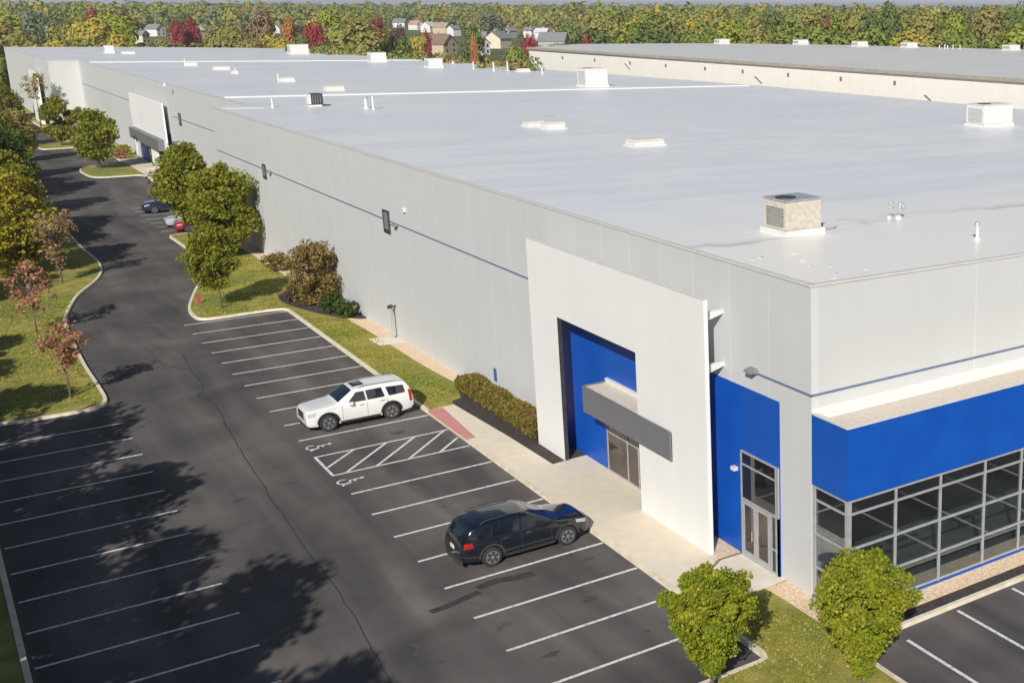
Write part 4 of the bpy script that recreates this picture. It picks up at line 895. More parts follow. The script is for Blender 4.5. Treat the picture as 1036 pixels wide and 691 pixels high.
class CarShape:
    """body surface: x runs from the nose (0) to the tail (L); half widths and heights from tables"""
    def __init__(s, L, w, top, belt, plan, clear): s.L, s.w, s.top, s.belt, s.plan, s.clear = L, w, top, belt, plan, clear
    def T(s, x): return (interp(s.top, x-.05)+2*interp(s.top, x)+interp(s.top, x+.05))/4
    def ring(s, x):
        T_, w = s.T(x), s.w*interp(s.plan, x); B = min(interp(s.belt, x), T_-.10); zb = interp(s.clear, x)
        wt = .965*w-.26*max(0, T_-.10-B); sh = max(T_-.085, B+.012)
        return [(0,zb),(.80*w,zb),(.95*w,zb+.05),(.992*w,zb+.16),(w,(zb+B)*.5+.05),(.995*w,B-.13),(.965*w,B-.005),(wt+.006,sh),(wt-.05,T_-.028),(wt-.20,T_+.004),(.5*wt,T_+.022),(0,T_+.03)]
    def side(s, x, z):
        r = s.ring(x)
        for a, b in zip(r[2:8], r[3:9]):
            if z <= b[1]: return a[0]+(b[0]-a[0])*max(0,(z-a[1])/max(1e-6,b[1]-a[1]))
        return r[8][0]
    def roofz(s, x, y):
        r = s.ring(x)[7:]; y = abs(y)
        for a, b in zip(r[:-1], r[1:]):
            if y >= b[0]: return a[1]+(b[1]-a[1])*min(1,max(0,(a[0]-y)/max(1e-6,a[0]-b[0])))
        return r[-1][1]
def make_car(label, S, paint, x, y, rotz, wb, fo, R=.39, suv=True, group='parked cars', sunroof=False, rails=True, z=0.0):
    t = thing('parked_suv' if suv else 'parked_car', label, 'car', (x,y,z), rotz, group); L_ = S.L
    def place(mb): mb.v = [(L_/2-v[0], v[1], v[2]) for v in mb.v]; mb.f = [tuple(reversed(f)) for f in mb.f]; return mb
    def P(mb, name, m_, parent=None, **k): return place(mb).build(name, m_, parent or t, **k)
    m = MB(); xs_ = sorted(set([0,.02,.06,.12,.2]+[.3+i*(L_-.6)/64 for i in range(65)]+[L_-.2,L_-.12,L_-.06,L_-.02,L_])); rings = []
    for q in xs_:
        half = S.ring(q); full = [(a, b) for a, b in half]+[(-a, b) for a, b in half[-2:0:-1]]; rings.append(full)
    nr = len(rings[0]); m.v = [(q, a, b) for q, rg in zip(xs_, rings) for a, b in rg]
    for i in range(len(xs_)-1):
        for j in range(nr): m.f.append((i*nr+j, i*nr+(j+1)%nr, (i+1)*nr+(j+1)%nr, (i+1)*nr+j))
    m.f.append(tuple(range(nr-1,-1,-1))); m.f.append(tuple((len(xs_)-1)*nr+j for j in range(nr)))
    axles = (fo, fo+wb)
    body = P(m, 'body', paint, smooth=True)
    bm = bmesh.new(); bm.from_mesh(body.data); bmesh.ops.recalc_face_normals(bm, faces=bm.faces[:]); bm.to_mesh(body.data); bm.free()
    cut = MB()
    for ax in axles:
        for s_ in (1,-1): cut.tube([(ax, s_*(S.w-.30), R+.02),(ax, s_*(S.w+.3), R+.02)], R+.075, 28)
    cut = place(cut).build('cutter', DARKM, t); bm = bmesh.new(); bm.from_mesh(cut.data); bmesh.ops.recalc_face_normals(bm, faces=bm.faces[:]); bm.to_mesh(cut.data); bm.free()
    md = body.modifiers.new('arch','BOOLEAN'); md.operation = 'DIFFERENCE'; md.object = cut; md.solver = 'EXACT'; md.material_mode = 'TRANSFER'
    bpy.context.view_layer.update(); dg = bpy.context.evaluated_depsgraph_get(); nm = bpy.data.meshes.new_from_object(body.evaluated_get(dg)); body.modifiers.clear(); body.data = nm
    nm.polygons.foreach_set('use_smooth', [True]*len(nm.polygons))
    while len(nm.materials) > 1: nm.materials.pop()
    nm.materials.append(DARKM)
    for p_ in nm.polygons:
        cx_, cz_ = L_/2-p_.center.x, p_.center.z
        p_.material_index = 1 if not (abs(p_.normal.y) > .6 and abs(p_.center.y) > S.w*.85) and any(math.hypot(cx_-ax, cz_-R-.02) < R+.0735 for ax in axles) else 0
    try: nm.set_sharp_from_angle(angle=math.radians(38))
    except Exception: pass
    bpy.data.objects.remove(cut)
    for ax in axles:
        for s_ in (1,-1):
            yo = s_*(S.w+.004); yi = s_*(S.w-.24)
            wm = MB(); wm.tube([(ax,yi,R),(ax,yi+s_*.02,R),(ax,yo-s_*.03,R),(ax,yo,R)],[R-.03,R,R,R-.035],28); wl_ = P(wm,'wheel',TYRE)
            rm = MB(); rm.tube([(ax,yo-s_*.02,R),(ax,yo+s_*.006,R)],[R*.72,R*.68],24); rm.f = rm.f[:]; ri = P(rm,'rim',RIM,wl_)
            for k in range(6):
                a = k*math.pi/3+.2; sp_ = MB(); ca, sa = math.cos(a), math.sin(a)
                q = [(R*.18,-.09),(R*.60,-.115),(R*.60,.115),(R*.18,.09)]; b0 = yo+s_*.0075
                a2 = a+math.pi/6; ca, sa = math.cos(a2), math.sin(a2)
                sp_.add([(ax+u*ca-v*.55*sa, b0, R+u*sa+v*.55*ca) for u, v in q],[(0,1,2,3)])
                rm2 = sp_
                if k == 0: slots = MB()
                slots.add(sp_.v, sp_.f)
            P(slots,'spoke_gaps',DARKM,wl_)
            ar = MB(); pts = []
            for k in range(15):
                a = math.pi*k/14; pts.append((math.cos(a), math.sin(a)))
            r0, r1 = R+.055, R+.13
            for k in range(14):
                (c0,s0),(c1,s1) = pts[k], pts[k+1]
                q = [(ax+r0*c0,R+.02+r0*s0),(ax+r1*c0,R+.02+r1*s0),(ax+r1*c1,R+.02+r1*s1),(ax+r0*c1,R+.02+r0*s1)]
                ar.add([(u, s_*(S.side(u, max(v,.3))+.018), v) for u, v in q],[(0,1,2,3)])
            P(ar,'wheel_arch',TRIM if suv else paint)
    def side_panel(name, m_, corners, s_, off=.007, nx=10, nz=5, parent=None):
        """corners bl, br, tr, tl as (x, z)"""
        mb = MB(); bl, br, tr, tl = corners
        for i in range(nx+1):
            for j in range(nz+1):
                u, v = i/nx, j/nz; xx = (bl[0]*(1-u)+br[0]*u)*(1-v)+(tl[0]*(1-u)+tr[0]*u)*v; zz = (bl[1]*(1-u)+br[1]*u)*(1-v)+(tl[1]*(1-u)+tr[1]*u)*v
                mb.v.append((xx, s_*(S.side(xx, zz)+off), zz))
        mb.f = [(i*(nz+1)+j,(i+1)*(nz+1)+j,(i+1)*(nz+1)+j+1,i*(nz+1)+j+1) for i in range(nx) for j in range(nz)]
        return P(mb, name, m_, parent, smooth=True)
    def top_panel(name, m_, x0, x1, w0, w1, off=.008, nx=8, ny=8, parent=None):
        mb = MB()
        for i in range(nx+1):
            for j in range(ny+1):
                u, v = i/nx, j/ny; xx = x0+(x1-x0)*u; yy = (2*v-1)*(w0+(w1-w0)*u); mb.v.append((xx, yy, S.roofz(xx, yy)+off))
        mb.f = [(i*(ny+1)+j,(i+1)*(ny+1)+j,(i+1)*(ny+1)+j+1,i*(ny+1)+j+1) for i in range(nx) for j in range(ny)]
        return P(mb, name, m_, parent, smooth=True)
    K = S.k
    top_panel('windshield', CARGL, K['ws'][0], K['ws'][1], *K['wsw'])
    top_panel('rear_window', CARGL, K['rw'][0], K['rw'][1], *K['rww'])
    for s_ in (1,-1):
        for c in K['win']: side_panel('side_window', CARGL, c, s_)
        side_panel('headlight', HEADL, K['hl'], s_, .010); side_panel('taillight', TAILL, K['tl'], s_, .010)
        side_panel('sill_trim', TRIM if suv else paint, [(axles[0]+R+.14,S.clearv+.02),(axles[1]-R-.14,S.clearv+.02),(axles[1]-R-.14,S.clearv+.15),(axles[0]+R+.14,S.clearv+.15)], s_, .008, nz=3)
        for xx in K['doors']:
            side_panel('door_seam', DARKM, [(xx,S.clearv+.2),(xx+.014,S.clearv+.2),(xx+.014,interp(S.belt,xx)-.02),(xx,interp(S.belt,xx)-.02)], s_, .004, 1, 6)
        for xx in K['handles']:
            z_ = interp(S.belt, xx)-.14; side_panel('door_handle', CHROME if suv else paint, [(xx,z_),(xx+.22,z_),(xx+.22,z_+.035),(xx,z_+.035)], s_, .03, 3, 1)
        mx_ = K['mir']; z_ = interp(S.belt, mx_); yb_ = S.side(mx_, z_-.02)
        mb = MB(); mb.add([(mx_-.08,s_*(yb_-.02),z_-.03),(mx_+.10,s_*(yb_-.02),z_-.03),(mx_+.12,s_*(yb_+.22),z_+.0),(mx_-.04,s_*(yb_+.22),z_+.0),(mx_-.05,s_*(yb_-.02),z_+.10),(mx_+.10,s_*(yb_-.02),z_+.12),(mx_+.12,s_*(yb_+.21),z_+.17),(mx_-.02,s_*(yb_+.21),z_+.15)],[(0,3,2,1),(4,5,6,7),(0,1,5,4),(1,2,6,5),(2,3,7,6),(3,0,4,7)]); P(mb,'wing_mirror',paint)
        if rails:
            mb = MB(); pts = []
            for k in range(11):
                xx = K['rail'][0]+(K['rail'][1]-K['rail'][0])*k/10; yy = S.ring(xx)[8][0]-.06; e = 0 if k in (0,10) else .055; pts.append((xx, s_*yy, S.roofz(xx,yy)+e))
            mb.tube(pts, .022, 6); P(mb,'roof_rail',CHROME if paint is WHITECAR else TRIM)
    if sunroof: top_panel('sunroof', CARGL, K['ws'][1]+.16, K['ws'][1]+.72, .40, .42, .006)
    def face(name, m_, x_, yw, z0, z1, off, depth=.05, bev=.0):
        mb = MB(); a, b = (x_-off, x_+depth) if x_ < L_/2 else (x_-depth, x_+off); mb.box(a,b,-yw,yw,z0,z1); return P(mb,name,m_,bevel=bev)
    g_ = K['grille']; gr = face('grille', DARKM, 0, g_[0], g_[1], g_[2], .012); 
    mb = MB()
    for k in range(4): zz = g_[1]+(g_[2]-g_[1])*(k+.5)/4; mb.box(-.03,-.014,-g_[0]*.94,g_[0]*.94,zz-.014,zz+.014)
    P(mb,'grille_bars',CHROME,gr)
    face('front_bumper', TRIM, .02, S.w*.70, S.clearv+.02, S.clearv+.17, .028)
    face('rear_bumper', TRIM, L_-.02, S.w*.74, S.clearv+.02, S.clearv+.22, .035)
    face('licence_plate', PLATE, L_, .17, K['plate'], K['plate']+.15, .015)
    return t
def shape(L, w, top, belt, plan, clear, clearv, **k):
    s = CarShape(L, w, top, belt, plan, clear); s.clearv = clearv; s.k = k; return s
big = shape(5.20, 1.02, [(0,.92),(.03,1.06),(.22,1.14),(.8,1.19),(1.38,1.25),(1.5,1.29),(2.28,1.80),(2.5,1.85),(3.3,1.885),(4.4,1.86),(4.86,1.80),(5.0,1.62),(5.13,1.22),(5.17,1.08),(5.20,.98)],
    [(0,1.1),(1.4,1.17),(3.5,1.20),(5.2,1.22)], [(0,.86),(.06,.91),(.3,.965),(1.0,1.0),(4.3,1.0),(4.9,.975),(5.15,.94),(5.2,.90)], [(0,.40),(.12,.30),(.9,.25),(4.4,.25),(5.05,.34),(5.2,.46)], .27,
    ws=(1.55,2.26), wsw=(.80,.70), rw=(4.91,5.09), rww=(.62,.70),
    win=[[(1.96,1.235),(2.86,1.235),(2.80,1.70),(2.42,1.70)],[(2.93,1.235),(3.78,1.245),(3.66,1.72),(2.88,1.71)],[(3.98,1.25),(4.80,1.27),(4.74,1.66),(3.86,1.70)]],
    hl=[(.10,.82),(.42,.90),(.46,1.06),(.06,1.00)], tl=[(4.98,.78),(5.12,.78),(5.08,1.35),(4.94,1.40)], doors=(1.68,2.88,3.86), handles=(2.52,3.52), mir=2.05, rail=(2.6,4.75), grille=(.46,.66,1.02), plate=.86)
mid = shape(5.12, 1.00, [(0,.78),(.04,.90),(.22,1.00),(.8,1.08),(1.25,1.14),(1.42,1.19),(2.25,1.65),(2.5,1.715),(3.2,1.765),(4.0,1.74),(4.55,1.66),(4.72,1.58),(4.98,1.20),(5.08,1.04),(5.12,.88)],
    [(0,.95),(1.3,1.09),(3.4,1.16),(4.4,1.24),(5.12,1.26)], [(0,.72),(.06,.80),(.3,.90),(.9,.985),(1.6,1.0),(3.9,1.0),(4.5,.965),(4.95,.88),(5.12,.80)], [(0,.36),(.15,.26),(.9,.22),(4.3,.22),(4.95,.30),(5.12,.42)], .24,
    ws=(1.50,2.24), wsw=(.78,.66), rw=(4.70,4.96), rww=(.56,.66),
    win=[[(1.96,1.15),(2.80,1.17),(2.76,1.60),(2.42,1.59)],[(2.87,1.17),(3.66,1.22),(3.56,1.62),(2.84,1.61)],[(3.74,1.23),(4.40,1.32),(4.18,1.55),(3.64,1.61)]],
    hl=[(.16,.74),(.55,.84),(.60,.97),(.10,.86)], tl=[(4.66,.92),(5.02,.90),(4.97,1.12),(4.70,1.12)], doors=(1.62,2.82,3.62), handles=(2.45,3.36), mir=2.02, rail=(2.6,4.3), grille=(.36,.60,.84), plate=.74)
sed = shape(4.75, .92, [(0,.66),(.04,.76),(.25,.86),(.9,.95),(1.35,1.0),(2.1,1.38),(2.4,1.43),(3.0,1.43),(3.5,1.32),(4.0,1.09),(4.45,1.05),(4.65,.98),(4.75,.74)],
    [(0,.8),(1.3,.93),(4.75,1.02)], [(0,.72),(.08,.82),(.4,.94),(1.0,1.0),(3.8,1.0),(4.4,.94),(4.75,.80)], [(0,.32),(.15,.22),(.9,.18),(4.0,.18),(4.6,.26),(4.75,.36)], .2,
    ws=(1.42,2.10), wsw=(.70,.58), rw=(3.42,3.98), rww=(.56,.64),
    win=[[(1.75,.98),(2.62,.99),(2.60,1.30),(2.22,1.30)],[(2.69,.99),(3.44,1.01),(3.22,1.29),(2.66,1.30)]],
    hl=[(.14,.62),(.5,.70),(.55,.80),(.1,.74)], tl=[(4.35,.78),(4.66,.78),(4.62,.95),(4.3,.95)], doors=(1.55,2.65,3.45), handles=(2.3,3.15), mir=1.85, rail=(2,3), grille=(.36,.46,.64), plate=.66)
make_car('white SUV parked nose outward beside the accessible stall, with roof rails and a sunroof', big, WHITECAR, -6.75, 29.42, math.pi, 3.05, 1.0, .42, sunroof=True)
make_car('black SUV parked nose towards the entrance pavement', mid, BLACKCAR, -6.42, 10.32, 0.0, 3.02, .98, .385)
make_car('dark navy car, farthest of the three cars parked by the dense trees', mid, NAVYCAR, -1.9, 106.8, math.pi, 3.02, .98, .37)
make_car('silver car, middle of the three cars parked by the dense trees', sed, SILVCAR, -1.75, 96.6, math.pi, 2.8, .95, .33, suv=False, rails=False)
make_car('red car, nearest of the three cars and half hidden by the dense tree', sed, REDCAR, -1.5, 93.4, math.pi, 2.8, .95, .33, suv=False, rails=False)

# ------------------------------------------------------------------ houses beyond the warehouse
HW = {'white': mat("white_house_siding",(0.72,0.71,0.68),(0.80,0.79,0.76),1,0.8), 'cream': mat("cream_house_siding",(0.68,0.60,0.46),(0.76,0.68,0.54),1,0.8), 'tan': mat("tan_house_siding",(0.52,0.42,0.31),(0.60,0.50,0.38),1,0.8), 'grey': mat("grey_house_siding",(0.36,0.35,0.35),(0.44,0.43,0.43),1,0.8)}
HR = {'white': mat("pale_shingles",(0.55,0.55,0.56),(0.65,0.65,0.66),2,0.9), 'grey': mat("grey_shingles",(0.20,0.19,0.20),(0.28,0.27,0.28),2,0.9), 'cream': mat("cream_shingles",(0.60,0.52,0.40),(0.68,0.60,0.47),2,0.9), 'tan': mat("tan_shingles",(0.36,0.27,0.20),(0.44,0.34,0.26),2,0.9), 'brown': mat("brown_shingles",(0.20,0.13,0.10),(0.28,0.19,0.15),2,0.9), 'pink': mat("pinkish_shingles",(0.44,0.28,0.24),(0.52,0.35,0.30),2,0.9)}
HOUSES = [
    (130.5, 935.9, 8.9, 'white', 'grey', 'white gabled house beside the dark crimson tree at left'),
    (62.7, 918.7, 12.8, 'grey', 'grey', 'wide grey-roofed house half hidden among trees at far left'),
    (130.1, 844.3, 8.8, 'cream', 'cream', 'cream house with a pale roof just right of the white gabled house'),
    (143.8, 872.6, 7.8, 'cream', 'cream', 'small cream house, rightmost roof under the crimson trees'),
    (92.5, 745.1, 6.5, 'cream', 'grey', 'tiny cream house end showing between yellow trees at left'),
    (213.8, 944.2, 7.3, 'white', 'grey', 'small white gable above the leftmost big rooftop unit'),
    (199.9, 776.5, 6.5, 'cream', 'grey', 'small cream house end right of the round crimson tree'),
    (406.2, 1258.2, 11.2, 'white', 'grey', 'white grey-roofed house, farthest and leftmost of the middle house cluster'),
    (372.1, 1112.6, 10.0, 'white', 'pink', 'white house with a pinkish roof behind the small crimson tree'),
    (342.3, 995.7, 9.9, 'white', 'white', 'bright white house with a pale roof in the middle house cluster'),
    (333.9, 943.4, 10.2, 'tan', 'tan', 'tan house right of the bright white one in the middle cluster'),
    (310.4, 855.6, 7.2, 'white', 'grey', 'small white grey-roofed house left of the tall dark green tree'),
    (174.4, 515.9, 12.4, 'tan', 'brown', 'low tan house with a long brown roof close behind the roof edge'),
    (235.9, 620.5, 7.5, 'white', 'grey', 'white grey-roofed house right of the tall dark green tree'),
    (183.9, 491.5, 6.9, 'white', 'brown', 'small white house with a brown roof close behind the roof-edge hedge'),
    (228.3, 576.7, 10.1, 'cream', 'grey', 'cream house with a broad pale gable, largest of the right cluster'),
    (320.7, 807.6, 11.1, 'tan', 'tan', 'tan house above the broad cream gable'),
    (316.7, 769.1, 6.7, 'grey', 'grey', 'narrow grey house right of the tan one, on the upper edge of the cluster'),
    (313.9, 710.9, 7.6, 'white', 'white', 'white house seen over the left end of the neighbouring roof'),
    (243.7, 544.0, 11.9, 'grey', 'grey', 'wide grey-roofed house behind the left end of the neighbouring roof'),
    (335.8, 780.0, 6.5, 'white', 'grey', 'small white house behind the crimson tree at the neighbouring wall end'),
]

for i, (x, y, w, wc, rc, lab) in enumerate(HOUSES):
    t = thing('house', lab, 'house', (x,y,-.03), 0.65+[0,.25,-.2,1.57,.1,1.4][i%6], 'houses beyond the warehouse')
    w *= .88; d, hw, hr = w*1.25, 5.2 if w < 10 else 4.6, w*.36
    m = MB(); m.v = [(-w/2,-d/2,0),(w/2,-d/2,0),(w/2,-d/2,hw),(0,-d/2,hw+hr),(-w/2,-d/2,hw),(-w/2,d/2,0),(w/2,d/2,0),(w/2,d/2,hw),(0,d/2,hw+hr),(-w/2,d/2,hw)]
    m.f = [(0,1,2,3,4),(9,8,7,6,5),(0,4,9,5),(1,6,7,2)]; m.build('wall', HW[wc], t)
    m = MB(); o_ = .45
    for s_ in (-1,1): m.add([(0,-d/2-o_,hw+hr+.12),(s_*(w/2+o_),-d/2-o_,hw-.2),(s_*(w/2+o_),d/2+o_,hw-.2),(0,d/2+o_,hw+hr+.12),(0,-d/2-o_,hw+hr-.1),(s_*(w/2+o_),-d/2-o_,hw-.42),(s_*(w/2+o_),d/2+o_,hw-.42),(0,d/2+o_,hw+hr-.1)],[(0,1,2,3),(7,6,5,4),(0,4,5,1),(1,5,6,2),(2,6,7,3)])
    rf_ = m.build('roof', HR[rc], t); m = MB(); m.box(w*.12,w*.12+.7,-.4,.4,hw,hw+hr+.9); m.build('chimney', HW['tan'], rf_)
    for sx in (-.25,.25):
        for zz in (1.0,3.5): m = MB(); m.box(sx*w-.5,sx*w+.5,-d/2-.06,-d/2-.005,zz,zz+1.3); m.build('window', DGLASS, t)

